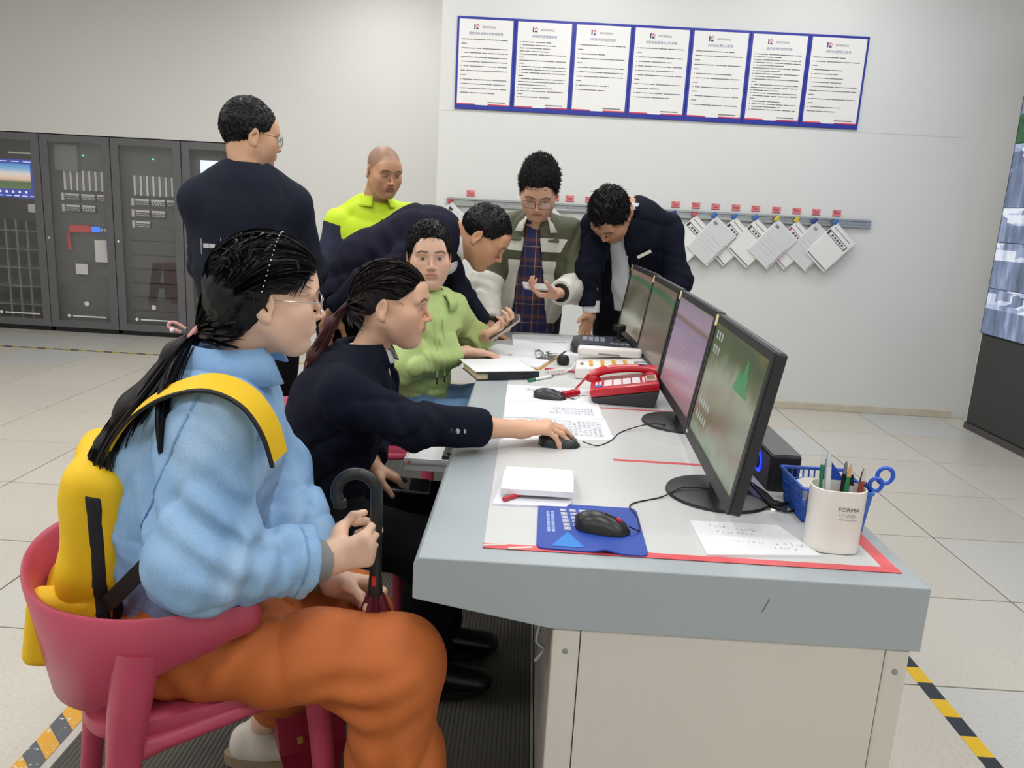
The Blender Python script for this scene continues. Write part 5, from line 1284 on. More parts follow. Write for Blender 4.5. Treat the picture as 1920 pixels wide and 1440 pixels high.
    b.chain([LG[1][0], LG[1][1]], [.100, .080], k=.06); b.chain([LG[1][1], (-2.34, -1.20, .33), (-2.41, -1.15, .20)], [.079, .07, .065], k=.035)
    b.fun(folds([((-2.40, -1.50, .57), (.85, 0, -.5), .085, .006, .16), ((-2.15, -1.50, .45), (-.35, 0, 1), .06, .0075, .11), ((-2.33, -1.53, .50), (.9, 0, -.5), .11, .004, .18), ((-2.08, -1.52, .25), (1, .2, .12), .075, .006, .2), ((-2.50, -1.53, .53), (1, 0, .6), .07, .005, .12)]))
    b.fun(crease(15, 10, .018, (.5, 1, 1))); b.fun(wob(5, 20, .002)); b.cut((0, 0, .05), (0, 0, -1))
    garment(t, 'trousers', b, .0062, M_orange)
    M_sh = mat('cream_shoe', '#e6dfd4', .5); M_so = mat('beige_sole', '#a08c70', .6)
    shoe(t, (-2.09, -1.45, .1), (1, .25), M_sh, M_so); shoe(t, (-2.455, -1.12, .1), (1, .1), M_sh, M_so)
    # hair: cap, swept strands, ponytail
    line = [-.115, -.105, -.060, .024, .026, .046, .064, .080]
    def ex(b):
        b.ell((0, -.075, -.02), (.062, .05, .075), k=.05)
        tie = ((-2.490-fr[0][0]), 0, 0)
    cv, cf = hair_cap(fr, line, .013, .0012, 2, (1.0, 1.02, 1.0), .004, extra=ex)
    tie = (A(-2.487, -1.365, 1.088)-fr[0])@fr[1]/fr[2]; paths = []; r = np.random.default_rng(11); c0 = A(0, -.012, .0376)
    def surf(d, lift): 
        d = d/np.linalg.norm(d); e = A(.0905, .1145, .1025); q = 1/np.linalg.norm(d/e); return c0+d*(q+lift)
    for i in range(1300):
        u = r.uniform(-1, 1); a = u*1.12                      # fan over the forehead to the temples
        st = A(.085*math.sin(a)*1.0, .092*math.cos(a*.95)**.6-.012 if math.cos(a*.95) > 0 else 0, .075*math.cos(a*.9)+.004)+r.normal(size=3)*.004
        if r.random() < .45: st = surf(r.normal(size=3)*A(1, .8, .5)+A(0, -.1, .8), 0)
        d0 = st-c0; d1 = tie-c0; lift = r.uniform(0, .005); P = []
        for q in np.linspace(0, 1, 13):
            dm = U((math.copysign(.9, st[0])*min(1, abs(st[0])/.04), -.22, .30+.6*(1-min(1, abs(st[0])/.05)))); d = U(d0)*(1-q)**2+2*dm*q*(1-q)+U(d1)*q*q; p = surf(d, lift)
            if q > .8: p = p*(1-(q-.8)*5)+tie*(q-.8)*5
            P.append(p)
        paths.append(P)
    for i in range(420):                                        # hair drawn up from the nape
        sx = r.uniform(-1, 1); st = A(.070*sx, -.045-.055*(1-sx*sx)+r.normal()*.004, r.uniform(-.098, .02)); P = []; lift = r.uniform(.004, .010)
        for q in np.linspace(0, 1, 9):
            p = st*(1-q)+tie*q; o_ = U(A(p[0], p[1]+.02, .0)); P.append(p+o_*(.018+lift)*math.sin(math.pi*min(1, .35+q*.65))*(1-q*.6))
        paths.append(P)
    for i in range(34):                                         # loose fringe and side wisps
        a = r.uniform(.35, .95)*r.choice([-1, 1, 1]); st = surf(A(math.sin(a), math.cos(a)*1.1, .75), .002)
        P = [st]; 
        for q in range(7): P.append(P[-1]+A(.004*math.sin(a), .006-.0022*q, -.006-.0016*q)+r.normal(size=3)*.0008)
        paths.append(P)
    sv, sf = strands(paths, .0022)
    hair = hair_obj(t, fr, [(cv, cf), (sv, sf)], M_hair)
    gp = [Vector(p) for p in ((-2.480, -1.368, 1.095), (-2.510, -1.39, 1.052), (-2.545, -1.43, .990), (-2.580, -1.46, .928), (-2.592, -1.475, .88), (-2.582, -1.48, .845))]
    G = [np.array(p) for p in smooth_path(gp, 5)]; paths = []
    for i in range(900):
        o = r.normal(size=3); o -= o*0; rr = abs(r.normal())*.55+.15; ph = r.uniform(0, 6.28); L_ = r.uniform(.78, 1.04); P = []
        for k in range(16):
            q = k/15*L_*(len(G)-1); i0 = min(int(q), len(G)-2); p = G[i0]+(G[i0+1]-G[i0])*(q-i0); u = k/15*L_
            w = np.interp(u, [0, .1, .45, .85, 1.05], [.011, .021, .044, .050, .042])*min(rr, 1.25)
            P.append(p+A(math.cos(ph)*w*.9, math.sin(ph)*w*.75, math.cos(ph)*w*.55)+A(.004*math.sin(6*u+ph), .003*math.cos(5*u+ph), 0))
        paths.append(P)
    for i in range(60):                                         # a lock falling forward over the shoulder
        P = []; j = r.normal(size=3)*.004
        for k in range(12):
            u = k/11; P.append(np.array(A(-2.475, -1.39, 1.085)*(1-u)+A(-2.462, -1.565, .925)*u)+A(-.004, -.03, .022)*math.sin(math.pi*u)+j*(.6+1.2*math.sin(math.pi*u)))
        paths.append(P)
    pv, pf = strands(paths, .0026, .2)
    bcore = Sdf(); bcore.chain([G[0], G[5], G[12], G[18], G[22]], [.010, .016, .026, .026, .014], k=.03); bcore.fun(wob(4, 60, .0012)); kv, kf = bcore.mesh(.005)
    V, F, _ = merge([(pv, pf), (kv, kf)]); np_mesh('ponytail', V, F, M_hair, hair)
    tg = [(-2.483+.017*math.cos(a)*.8, -1.366+.020*math.sin(a), 1.089+.017*math.cos(a)) for a in [2*math.pi*i/18 for i in range(19)]]
    M_pk = mat('pink_hair_tie', '#e9a9a4', .5)
    tie_o = obj('hair_tie', tube(tg, .0055, 8), M_pk, t, True, world=True)
    obj('ribbon_loop', tube([(-2.492, -1.386, 1.100), (-2.512, -1.392, 1.112), (-2.520, -1.395, 1.104), (-2.50, -1.39, 1.094)], .003, 6, 4), M_pk, tie_o, True, world=True)
    obj('pearl', ball((-2.513, -1.396, 1.098), .0045), M_white, tie_o, True, world=True)
    g = []
    for i in range(17):
        a = i/16; d = U((math.sin(-.1+1.75*a), .34-.42*a, math.cos(-.1+1.75*a)*1.0)); g.append(ball(surf(d, .0065), .0017, 6, 4))
    g = join(*g); obj('beaded_headband', ([tuple(v) for v in to_world(g[0], fr)], g[1]), mat('silver_beads', '#d9dde0', .3), hair, True, world=True, fix=False, kind='stuff')
    glasses(t, fr, mat('silver_wire', '#c7c9cc', .25, .8), (.023, .019), .110, .002, True, .012, .0009)
woman_denim()
# backpack hanging on her back
def backpack():
    M_y = mat('yellow_canvas', '#f0c30e', .65, bump=.2, bscale=300, var=.04, vscale=10); M_bk = mat('black_webbing', '#1a1a1c', .7)
    t = thing('backpack', 'yellow backpack with black side panel worn by the woman in denim', 'backpack', (-2.74, -1.40, .46))
    ax = U((.16, 0, 1)); F_ = U((-.94, -.34, 0)); sd = U(np.cross(ax, F_)); fw = np.cross(sd, ax); R = np.stack([fw, sd, ax], 1); c = A(-2.652, -1.43, .695)
    b = Sdf(); b.rbox(c, (.050, .125, .185), R, .03); b.rbox(c-ax*.135+F_*.02, (.060, .11, .085), R, .055, k=.03); b.fun(crease(33, 14, .012)); b.fun(wob(8, 30, .004)); b.fun(folds([(c-ax*.1, (.3, .1, 1), .06, .005, .12)]))
    V, F = b.mesh(.006); body_ = np_mesh('bag_body', V, F, M_y, t)
    q = (V[F].mean(1)-c)@R
    bb = Sdf(); bb.p = b.p; bb.post = list(b.post)+[lambda P, D: D-.0022, lambda P, D: np.maximum(np.maximum(D, np.abs((P-c)@F_+.020)-.012), np.maximum(((P-c)@A(0, 1, 0))+.02, np.abs((P-c)@ax)-.15))]
    V, F = bb.mesh(.005); np_mesh('side_panel', V, F, M_bk, body_)
    b = Sdf(); b.rbox(c-F_*.058, (.012, .115, .17), R, .01); V, F = b.mesh(.006); np_mesh('back_padding', V, F, M_bk, t)
    b = Sdf(); b.rbox(c-ax*.115+F_*.0+A(0, -.1, 0), (.055, .03, .07), R, .02); V, F = b.mesh(.006); np_mesh('side_pocket', V, F, M_y, t)
    pts = [(-2.625, -1.465, .845), (-2.545, -1.505, .952), (-2.485, -1.53, 1.004), (-2.43, -1.545, 1.032), (-2.375, -1.55, 1.042), (-2.325, -1.55, 1.022), (-2.296, -1.54, .975), (-2.284, -1.525, .915)]
    nr = [(-.9, -.3, .3), (-.7, -.3, .7), (-.4, -.3, .9), (-.15, -.35, 1), (.2, -.4, .9), (.6, -.4, .7), (.9, -.4, .3), (1, -.3, 0)]
    s = obj('shoulder_strap', ribbon_on(pts, nr, .046, .004), M_y, t, 40, world=True)
    obj('strap_edge', ribbon_on([(p[0]-.004, p[1]-.022, p[2]-.010) for p in pts], nr, .006, .005), M_bk, s, 40, world=True)
    obj('lower_strap', ribbon_on([(-2.615, -1.49, .60), (-2.56, -1.555, .655), (-2.49, -1.58, .73), (-2.44, -1.585, .785)], [(-.3, -1, 0), (-.2, -1, 0), (-.1, -1, 0), (0, -1, 0)], .028, .004), M_bk, t, 40, world=True)
backpack()
# umbrella held upright
def umbrella():
    t = thing('umbrella', 'closed maroon umbrella with black crook handle held by the denim-clad woman', 'umbrella', (-2.142, -1.393, .006))
    M_b = mat('black_rubber_handle', '#1b1c1f', .4); x, y = -2.142, -1.393
    r = .037; cx, cz_ = x-r, .812
    pts = [(x, y, .645), (x, y, .72), (x, y, cz_)]+[(cx+r*math.cos(a), y-.006*k/10, cz_+r*math.sin(a)) for k, a in enumerate([math.pi*i/10 for i in range(1, 13)])]
    pts += [(cx-r+.010, y-.006, cz_-.035), (cx-r+.022, y-.004, cz_-.045)] if False else []
    h = obj('crook_handle', tube(pts, .0115, 12, 3), M_b, t, True, world=True)
    obj('handle_tip', xf(lathe([(.0112, 0), (.0125, .002), (.012, .014), (.0112, .016)], 14), T(cx+r*math.cos(math.pi*1.2), y-.007, cz_+r*math.sin(math.pi*1.2)-.008)), M_b, h, True, world=True)
    obj('shaft', tube([(x, y, .012), (x, y, .66)], .005, 8), M_chrome, t, True, world=True)
    obj('runner', xf(lathe([(.014, 0), (.015, .01), (.012, .04), (.011, .05)], 16), T(x, y, .605)), M_b, t, True, world=True)
    obj('release_button', box(x-.004, x+.004, y-.016, y-.010, .632, .65), mat('red_button', '#c42b2b', .4), t, world=True)
    rs = []
    for z, rad in ((.61, .014), (.57, .026), (.50, .036), (.40, .038), (.25, .030), (.12, .018), (.06, .010)):
        rs.append([(x+rad*(1+.22*math.cos(8*q))*math.cos(q+.6*z), y+rad*(1+.22*math.cos(8*q))*math.sin(q+.6*z), z) for q in [2*math.pi*i/48 for i in range(48)]])
    obj('folded_canopy', rings(rs), mat('maroon_fabric', '#5e1226', .6), t, True, world=True)
    obj('ferrule', tube([(x, y, .0), (x, y, .06)], [.003, .006], 8), M_b, t, True, world=True)
umbrella()
t = thing('gift_bag', 'small red paper bag with gold marks under the front chair', 'bag', (-2.33, -1.17, .0057), .5)
M_rb = mat('red_bag_paper', '#a3203c', .4); M_gold = mat('gold_print', '#d6a95a', .35, .5)
obj('bag_body', rings([[(-.05, -.035, 0), (.05, -.035, 0), (.05, .035, 0), (-.05, .035, 0)], [(-.075, -.04, .11), (.075, -.04, .11), (.075, .04, .11), (-.075, .04, .11)], [(-.08, -.012, .21), (.08, -.012, .21), (.08, .012, .21), (-.08, .012, .21)]]), M_rb, t)
obj('gold_marks', join(*[xf(box(-.006, .006, -.0008, 0, -.008, .008), T(-.03+.028*q, -.034+.02*(q % 2), .135+.012*(q % 2), rx=-.35)) for q in range(3)]), M_gold, t, kind='stuff')
for s in (-1, 1): obj('cord_handle', tube([(-.03, s*.012, .205), (-.025, s*.014, .25), (.025, s*.014, .25), (.03, s*.012, .205)], .0025, 6, 4), M_rb, t, True)
# ================================================================ THE OTHER PEOPLE
M_navy_suit = mat('black_navy_suiting', '#131625', .85, spec=.15, bump=.1, bscale=400); M_purple_navy = mat('dark_violet_navy_suiting', '#1c1c2e', .85, spec=.15, bump=.1, bscale=400)
M_blk_tr = mat('black_trouser_cloth', '#0f1013', .85, spec=.15, bump=.1, bscale=300); M_shirt = mat('white_shirt_cotton', '#eceef3', .7, bump=.08, bscale=200)
M_blk_shoe = mat('black_leather_shoe', '#151516', .3); M_blk_sole = mat('black_shoe_sole', '#202020', .7)
def opening(c, fwd, side, w0, w1, z0, z1, off=0.):
    """front opening of a jacket: half width runs from w0 at z0 to w1 at z1"""
    c = A(*c); f = U(fwd); s = U(side)
    def g(P, D):
        q = P-c; w = np.interp(P[..., 2], [z0, z1], [w0, w1]); o = np.maximum(np.maximum(np.abs(q@s-off)-w, -(q@f)), (z0-.02)-P[..., 2]); return smax(D, -o, .004)
    return g
def standing_legs(P, side, fwd, dk=.0):
    P = A(*P); s = U(side); f = U(fwd); out = []
    for k in (1, -1):
        h_ = P+s*.085*k-A(0, 0, .03); a = A(P[0], P[1], 0)+s*.10*k+A(0, 0, .10); kn = (h_+a)/2+f*(.02+dk)+A(0, 0, .02); out.append((tuple(h_), tuple(kn), tuple(a)))
    return out
def trousers(t, J, LG, M, r=(.092, .072, .064), hw=(.15, .115), h=.009, top=.10, hem=.07, seed=1):
    b = Sdf(); P = A(*J['P']); up = U(A(*J['Wt'])-P); b.econe(P-up*.02, P+up*top, hw, (hw[0]*.92, hw[1]*.92), J.get('hs', A(*J['SR'])-A(*J['SL'])), k=.05)
    for (a, k_, n) in LG: b.chain([a, k_, n], list(r), k=.05)
    b.fun(folds([(A(*k_)+A(0, 0, -.02), (.2, .1, 1), .05, .004, .1) for a, k_, n in LG])); b.fun(crease(seed+3, 14, .018)); b.fun(wob(seed, 22, .002)); b.cut((0, 0, hem), (0, 0, -1)); return garment(t, 'trousers', b, h, M)
def shoes(t, LG, d, M=M_blk_shoe, S=M_blk_sole):
    for l in LG: shoe(t, l[2], d, M, S)

# ---------------------------------------------------------------- woman in black jacket at the mouse
def woman_black():
    sk = '#e3b395'; t = person('woman in black jacket with brown ponytail using the mouse', (-2.43, -.76, 0))
    J = dict(N=(-2.292, -.78, .960), C=(-2.335, -.78, .835), Wt=(-2.41, -.77, .66), P=(-2.43, -.76, .525), SR=(-2.305, -.935, .880), SL=(-2.325, -.625, .885), ER=(-2.130, -.985, .832), WR=(-1.893, -.830, .793), EL=(-2.33, -.53, .68), WL=(-2.300, -.665, .615), hs=(0, -1, 0))
    hv, hf, hc, fr = head((-2.226, -.78, 1.086), (.995, -.06, -.05), (.04, 0, 1), (-2.29, -.78, .955), .90, sk, fem=True, eyes=.75, neck_r=.052, lipc='#b06a60')
    rh = hand('R', J['WR'], (.985, .12, .08), (0, .10, -1), [(22, 22, 10), (22, 24, 10), (26, 28, 12), (34, 32, 14)], J['ER'], .95, thumb=((.8, .55, .35), 6, 8), spread=5, skin='#e0b092')
    lh = hand('L', J['WL'], (.85, .05, -.40), (-.3, -.25, -1), RELAX, J['EL'], .93, skin='#e0b092', hv=.0032)
    LG = [((-2.40, -.86, .515), (-2.09, -.87, .465), (-2.11, -.80, .10)), ((-2.42, -.67, .515), (-2.075, -.63, .48), (-2.10, -.60, .10))]
    Wd = ((.155, .118), (.140, .112), (.148, .105))
    body(t, [(hv, hf, hc), rh, lh], sk, J, LG, Wd)
    b = Sdf(); torso(b, J, Wd, .010, .05); b.ell((-2.38, -.78, .78), (.10, .13, .14), k=.05)
    sleeve(b, J['SR'], J['ER'], J['WR'], (.058, .050, .042), .0, .035, stop=.70); sleeve(b, J['SL'], J['EL'], J['WL'], (.060, .056, .046), 0, .035, stop=.85)
    b.cone(J['N'], fr[0], .056, .060, k=.012, op='s'); b.fun(opening((-2.33, -.78, .9), (1, 0, .25), (0, 1, 0), .005, .052, .80, .97))
    er = A(*J['ER']); b.fun(folds([(er+A(-.02, .0, 0), (.7, 0, .6), .05, .005, .10), ((-2.40, -.9, .70), (.6, 0, 1), .07, .006, .14), ((-2.30, -.93, .84), (.8, .1, .5), .06, .004, .1)])); b.fun(crease(21, 15, .018)); b.fun(wob(21, 28, .002))
    sleeve_cut(b, J['ER'], J['WR'], .66); sleeve_cut(b, J['EL'], J['WL'], .82); b.cut((-2.43, -.76, .50), (-.2, 0, -1))
    jk = garment(t, 'jacket', b, .0068, M_navy_suit)
    e, w = er, A(*J['WR']); d = U(w-e); M_bt = mat('silver_button', '#b9bcc0', .25, .8)
    for q in range(3):
        c = e+d*(.095+.017*q)+A(.006, -.0515, .004); obj('cuff_button', xf(lathe([(.0065, 0), (.0065, .002), (.004, .003)], 14), T(*c, rx=math.pi/2)), M_bt if q else M_black, jk, 40, world=True)
    obj('shirt_cuff', tube([e+d*.12, e+d*.180], [.040, .036], 20), M_shirt, t, True, world=True)
    b = Sdf(); torso(b, J, Wd, -.004, .04); b.cut((-2.33, -.78, .72), (0, 0, -1)); sh = garment(t, 'shirt', b, .009, M_shirt)
    co = obj('shirt_collar', collar_geo((-2.282, -.78, .955), (.42, 0, 1), (1, 0, 0), .049, [(.002, -.02), (.003, .016), (.006, .018), (.014, .006), (.022, -.012)], .35, 36, 1.05), M_shirt, sh, True, world=True, fix=False); solid(co, .003)
    co = obj('lapel_collar', collar_geo((-2.298, -.78, .955), (.42, 0, 1), (1, 0, 0), .056, [(.004, -.03), (.005, .030), (.010, .034), (.024, .014), (.040, -.02)], .62, 36, 1.05), M_navy_suit, jk, True, world=True, fix=False); solid(co, .004)
    trousers(t, J, LG, M_blk_tr, (.088, .070, .068), (.15, .12), .008, .1, .07, 3); shoes(t, LG, (1, .1))
    line = [-.08, -.075, -.012, .026, .026, .046, .062, .075]
    cv, cf = hair_cap(fr, line, .0065, .0008, 6, (1, 1.02, 1), .002)
    tie = A(0, -.128, -.012); paths = []; r = np.random.default_rng(5); c0 = A(0, -.012, .0368)
    def surf(d_, lift):
        d_ = d_/np.linalg.norm(d_); ee = A(.0842, .1068, .0932); return c0+d_*(1/np.linalg.norm(d_/ee)+lift)
    for i in range(1000):
        a = r.uniform(-1.2, 1.2); st = A(.083*math.sin(a), .09*math.cos(a)-.010, .066*math.cos(a*.8)-.002)+r.normal(size=3)*.003; lift = r.uniform(-.001, .0025)
        if r.random() < .4: st = surf(r.normal(size=3)*A(1, .8, .4)+A(0, -.1, .8), 0)
        P = []
        for q in np.linspace(0, 1, 12):
            dm = U((math.copysign(.9, st[0])*min(1, abs(st[0])/.04), -.25, .38+.5*(1-min(1, abs(st[0])/.05)))); p = surf(U(st-c0)*(1-q)**2+2*dm*q*(1-q)+U(tie-c0)*q*q, lift); P.append(p*(1-max(0, q-.8)*5)+tie*max(0, q-.8)*5)
        paths.append(P)
    for i in range(320):
        sx = r.uniform(-1, 1); st = A(.066*sx, -.045-.055*(1-sx*sx)+r.normal()*.004, r.uniform(-.070, .02)); P = []; lift = r.uniform(.004, .009)
        for q in np.linspace(0, 1, 9):
            p = st*(1-q)+tie*q; o_ = U(A(p[0], p[1]+.02, 0)); P.append(p+o_*(.014+lift)*math.sin(math.pi*min(1, .35+q*.65))*(1-q*.6))
        paths.append(P)
    sv, sf = strands(paths, .0019); hair = hair_obj(t, fr, [(cv, cf), (sv, sf)], M_hairb)
    g0 = to_world(tie, fr); G = [np.array(p) for p in smooth_path([Vector(g0), Vector(g0+A(-.03, -.01, -.035)), Vector(g0+A(-.062, -.03, -.10)), Vector(g0+A(-.085, -.035, -.16)), Vector(g0+A(-.095, -.035, -.215))], 4)]; paths = []
    for i in range(240):
        ph = r.uniform(0, 6.28); rr = min(abs(r.normal())*.6+.1, 1.2); L_ = r.uniform(.8, 1.03); P = []
        for k in range(13):
            u = k/12*L_; q = u*(len(G)-1); i0 = min(int(q), len(G)-2); p = G[i0]+(G[i0+1]-G[i0])*(q-i0); w_ = np.interp(u, [0, .15, .6, 1], [.008, .013, .021, .008])*rr
            P.append(p+A(math.cos(ph), math.sin(ph), .4*math.cos(ph))*w_)
        paths.append(P)
    pv, pf = strands(paths, .0018); bc = Sdf(); bc.chain([G[0], G[5], G[10], G[15]], [.009, .013, .018, .006], k=.02); kv, kf = bc.mesh(.005); V, F, _ = merge([(pv, pf), (kv, kf)]); np_mesh('ponytail', V, F, M_hairr, hair)
    obj('hair_tie', tube([g0+A(.006*math.cos(a), .014*math.sin(a), .014*math.cos(a)) for a in [2*math.pi*i/16 for i in range(17)]], .005, 8), M_black, hair, True, world=True)
    phone((-2.205, -.668, .566), (.95, .1, -.08), (0, -.2, 1), 'dark phone in the lap of the woman in black jacket')
woman_black()

# ---------------------------------------------------------------- man in green hoodie
def man_green():
    sk = '#e6bba2'; t = person('young man in pale green hoodie and jeans holding a phone', (-2.33, .22, 0)); M_g = mat('pale_green_fleece', '#b9cf86', .85, bump=.15, bscale=250, var=.03, vscale=20); M_j = mat('blue_jeans', '#5d7fa6', .8, bump=.2, bscale=300, var=.1, vscale=15)
    J = dict(N=(-2.268, .235, 1.005), C=(-2.280, .225, .87), Wt=(-2.32, .22, .69), P=(-2.335, .22, .55), SR=(-2.345, .075, .925), SL=(-2.195, .375, .935), ER=(-2.325, -.01, .770), WR=(-2.120, .245, .790), EL=(-2.115, .55, .800), WL=(-2.040, .445, .825), hs=(-.44, -.9, 0))
    hv, hf, hc, fr = head((-2.262, .20, 1.148), (.22, -.97, -.03), (-.03, 0, 1), (-2.268, .225, 1.0), .985, sk, eyes=.9, gaze=(0, 0), lipc='#c07a70', hv=.0028, jaw=.97)
    rh = hand('R', J['WR'], (.80, .52, -.10), (0, 0, -1), FLAT, J['ER'], 1., thumb=((.75, .6, .1), 5, 5), skin='#e2b79c', hv=.0032)
    lh = hand('L', J['WL'], (.72, -.22, .38), (.35, -.1, .9), [(35, 45, 25), (38, 48, 28), (42, 50, 28), (48, 52, 30)], J['EL'], 1., thumb=((.7, .55, .5), 5, 5), skin='#e2b79c', hv=.0032)
    LG = [((-2.35, .13, .54), (-2.06, .02, .565), (-2.09, .05, .10)), ((-2.32, .31, .54), (-2.04, .26, .575), (-2.06, .28, .10))]; Wd = ((.155, .125), (.15, .12), (.155, .115))
    body(t, [(hv, hf, hc), rh, lh], sk, J, LG, Wd)
    b = Sdf(); torso(b, J, Wd, .012, .05); sleeve(b, J['SR'], J['ER'], J['WR'], (.068, .066, .045), .0, .035, stop=.86); sleeve(b, J['SL'], J['EL'], J['WL'], (.068, .064, .045), 0, .035, stop=.8)
    b.cone(J['N'], fr[0], .058, .062, k=.012, op='s'); er = A(*J['ER'])
    b.fun(folds([(er+A(.08, .08, 0), (.6, .6, .3), .035, .004, .10), ((-2.26, .10, .80), (.5, 0, 1), .06, .005, .15), ((-2.25, .1, .64), (.2, 0, 1), .04, .004, .1), (A(*J['EL']), (.6, -.5, .3), .04, .004, .09)])); b.fun(crease(31, 17, .018)); b.fun(wob(31, 26, .002))
    sleeve_cut(b, J['ER'], J['WR'], .84); sleeve_cut(b, J['EL'], J['WL'], .78); b.cut((-2.3, .2, .56), (-.15, 0, -1)); hd = garment(t, 'hoodie', b, .0075, M_g)
    co = obj('hood', collar_geo((-2.272, .235, .985), (.08, -.22, 1), (.45, -.9, 0), .066, [(.012, -.035), (.006, .02), (.010, .036), (.030, .036), (.048, .010), (.050, -.02)], .5, 40, 1.12, tilt=-.012), M_g, hd, True, world=True, fix=False); solid(co, .008)
    b = Sdf(); b.cone((-2.268, .225, .95), (-2.266, .215, 1.035), .064, .060, k=.01); b.cut((-2.266, .21, 1.03), (.1, -.3, 1)); garment(t, 'grey_undershirt', b, .006, mat('charcoal_tee', '#4b5058', .85))
    for s in (-1, 1):
        p = A(-2.205, .10, .93)+A(.012*s, .02*s, 0); dc = obj('drawcord', tube([p, p+A(.012, -.012, -.10), p+A(.016, -.016, -.21)], .0025, 6, 4), M_g, hd, True, world=True); obj('cord_tip', tube([p+A(.016, -.016, -.21), p+A(.016, -.016, -.235)], .003, 6), M_black, dc, world=True)
    trousers(t, J, LG, M_j, (.095, .078, .066), (.15, .12), .008, .08, .07, 5); shoes(t, LG, (1, -.1), mat('white_trainer', '#dcdcdc', .5), M_white)
    cv, cf = hair_cap(fr, [-.06, -.05, -.025, -.012, .000, .042, .066, .078], .006, .0012, 8, (1, 1, 1), .016, sidecut=.004); s1 = spikes(cv, cf, 4000, .024, 3, (.25, .9, 0), .0016, -.02, .14); hair_obj(t, fr, [(cv, cf), s1], M_hair)
    phone(A(-1.972, .410, .868), (.76, -.05, .62), (-.62, -.22, .75), 'phone held upright by the man in green hoodie', '#2a2a2d')
man_green()

# ---------------------------------------------------------------- standing men
def suit_jacket(t, J, Wd, M, cuts, open_=None, g=.014, h=.009, hem=None, seed=1, rs=(.066, .060, .050), fl=None, neck=None, name='jacket', zones=None):
    b = Sdf(); torso(b, J, Wd, g, .05)
    for s in 'RL':
        if 'E'+s in J: sleeve(b, J['S'+s], J['E'+s], J['W'+s], rs, 0, .04, stop=cuts.get(s, .92))
    if neck: b.cone(neck[0], neck[1], .060, .066, k=.012, op='s')
    if open_: b.fun(open_)
    f = [(A(*J['E'+s])+A(0, 0, 0), U(A(*J['W'+s])-A(*J['S'+s])), .055, .005, .11) for s in 'RL' if 'E'+s in J]
    f.append((A(*J['Wt']), (.2, .3, 1), .08, .005, .2)); b.fun(folds(f+(fl or []))); b.fun(crease(seed, 14, .018)); b.fun(wob(seed, 24, .002))
    for s in 'RL':
        if 'E'+s in J: sleeve_cut(b, J['E'+s], J['W'+s], cuts.get(s, .92)-.03)
    if hem: b.cut(*hem)
    return garment(t, name, b, h, M, zones)
def man_bending():
    sk = '#cc9877'; t = person('man in dark suit bending far over the desk beside the hoodie', (-2.68, .5, 0))
    J = dict(N=(-2.205, .5, 1.215), C=(-2.34, .5, 1.195), Wt=(-2.545, .5, 1.08), P=(-2.665, .5, .93), SR=(-2.295, .335, 1.165), SL=(-2.295, .665, 1.185), ER=(-2.50, .235, 1.03), WR=(-2.650, .27, .905), EL=(-2.20, .74, .96), WL=(-2.08, .80, .80), hs=(0, -1, 0))
    hv, hf, hc, fr = head((-2.085, .485, 1.218), (.80, -.10, -.60), (.60, -.04, .80), (-2.20, .5, 1.22), 1.03, sk, eyes=.35, gaze=(0, -.8), lipc='#a3604f', hv=.003, neck_r=.056)
    rh = hand('R', J['WR'], (-.35, .1, -.9), (.3, .9, 0), RELAX, J['ER'], 1, skin=sk, hv=.0035); lh = hand('L', J['WL'], (.8, .1, -.35), (0, 0, -1), FLAT, J['EL'], 1, skin=sk, hv=.0035)
    LG = standing_legs(J['P'], (0, -1, 0), (1, 0, 0)); Wd = ((.16, .125), (.15, .125), (.165, .125))
    body(t, [(hv, hf, hc), rh, lh], sk, J, LG, Wd)
    jk = suit_jacket(t, J, Wd, M_purple_navy, dict(R=.95, L=.92), seed=41, neck=((-2.20, .5, 1.22), fr[0]), hem=((-2.70, .5, .83), (-.5, 0, -1)), fl=[((-2.43, .36, 1.12), (.8, 0, .7), .08, .006, .16), ((-2.58, .34, 1.02), (.7, 0, .7), .07, .006, .14)])
    co = obj('collar', collar_geo((-2.225, .5, 1.205), (.75, 0, .55), (.6, 0, -.8), .066, [(.004, -.02), (.006, .022), (.012, .026), (.032, -.006)], .6, 36, 1.05), M_purple_navy, jk, True, world=True, fix=False); solid(co, .005)
    sh = obj('shirt_collar', collar_geo((-2.205, .5, 1.205), (.75, 0, .55), (.6, 0, -.8), .058, [(.004, -.03), (.004, .030), (.009, .036), (.024, .010), (.03, -.015)], .25, 36, 1.05), M_shirt, t, True, world=True, fix=False); solid(sh, .004)
    b = Sdf(); b.econe((-2.22, .49, 1.10), (-2.34, .5, 1.08), (.05, .03), (.08, .05), (0, 1, 0)); b.ell((-2.24, .48, 1.13), (.05, .06, .07), k=.03); garment(t, 'shirt_front', b, .008, M_shirt)
    trousers(t, J, LG, M_blk_tr, seed=7); shoes(t, LG, (1, 0))
    cv, cf = hair_cap(fr, [-.055, -.045, -.02, -.008, .006, .048, .070, .08], .005, .0008, 12, (1, 1, 1), .010, sidecut=.001); s1 = spikes(cv, cf, 3000, .015, 4, (0, 1, .1), .0014, -.01); hair_obj(t, fr, [(cv, cf), s1], M_hair); t.location.y += .05
man_bending()
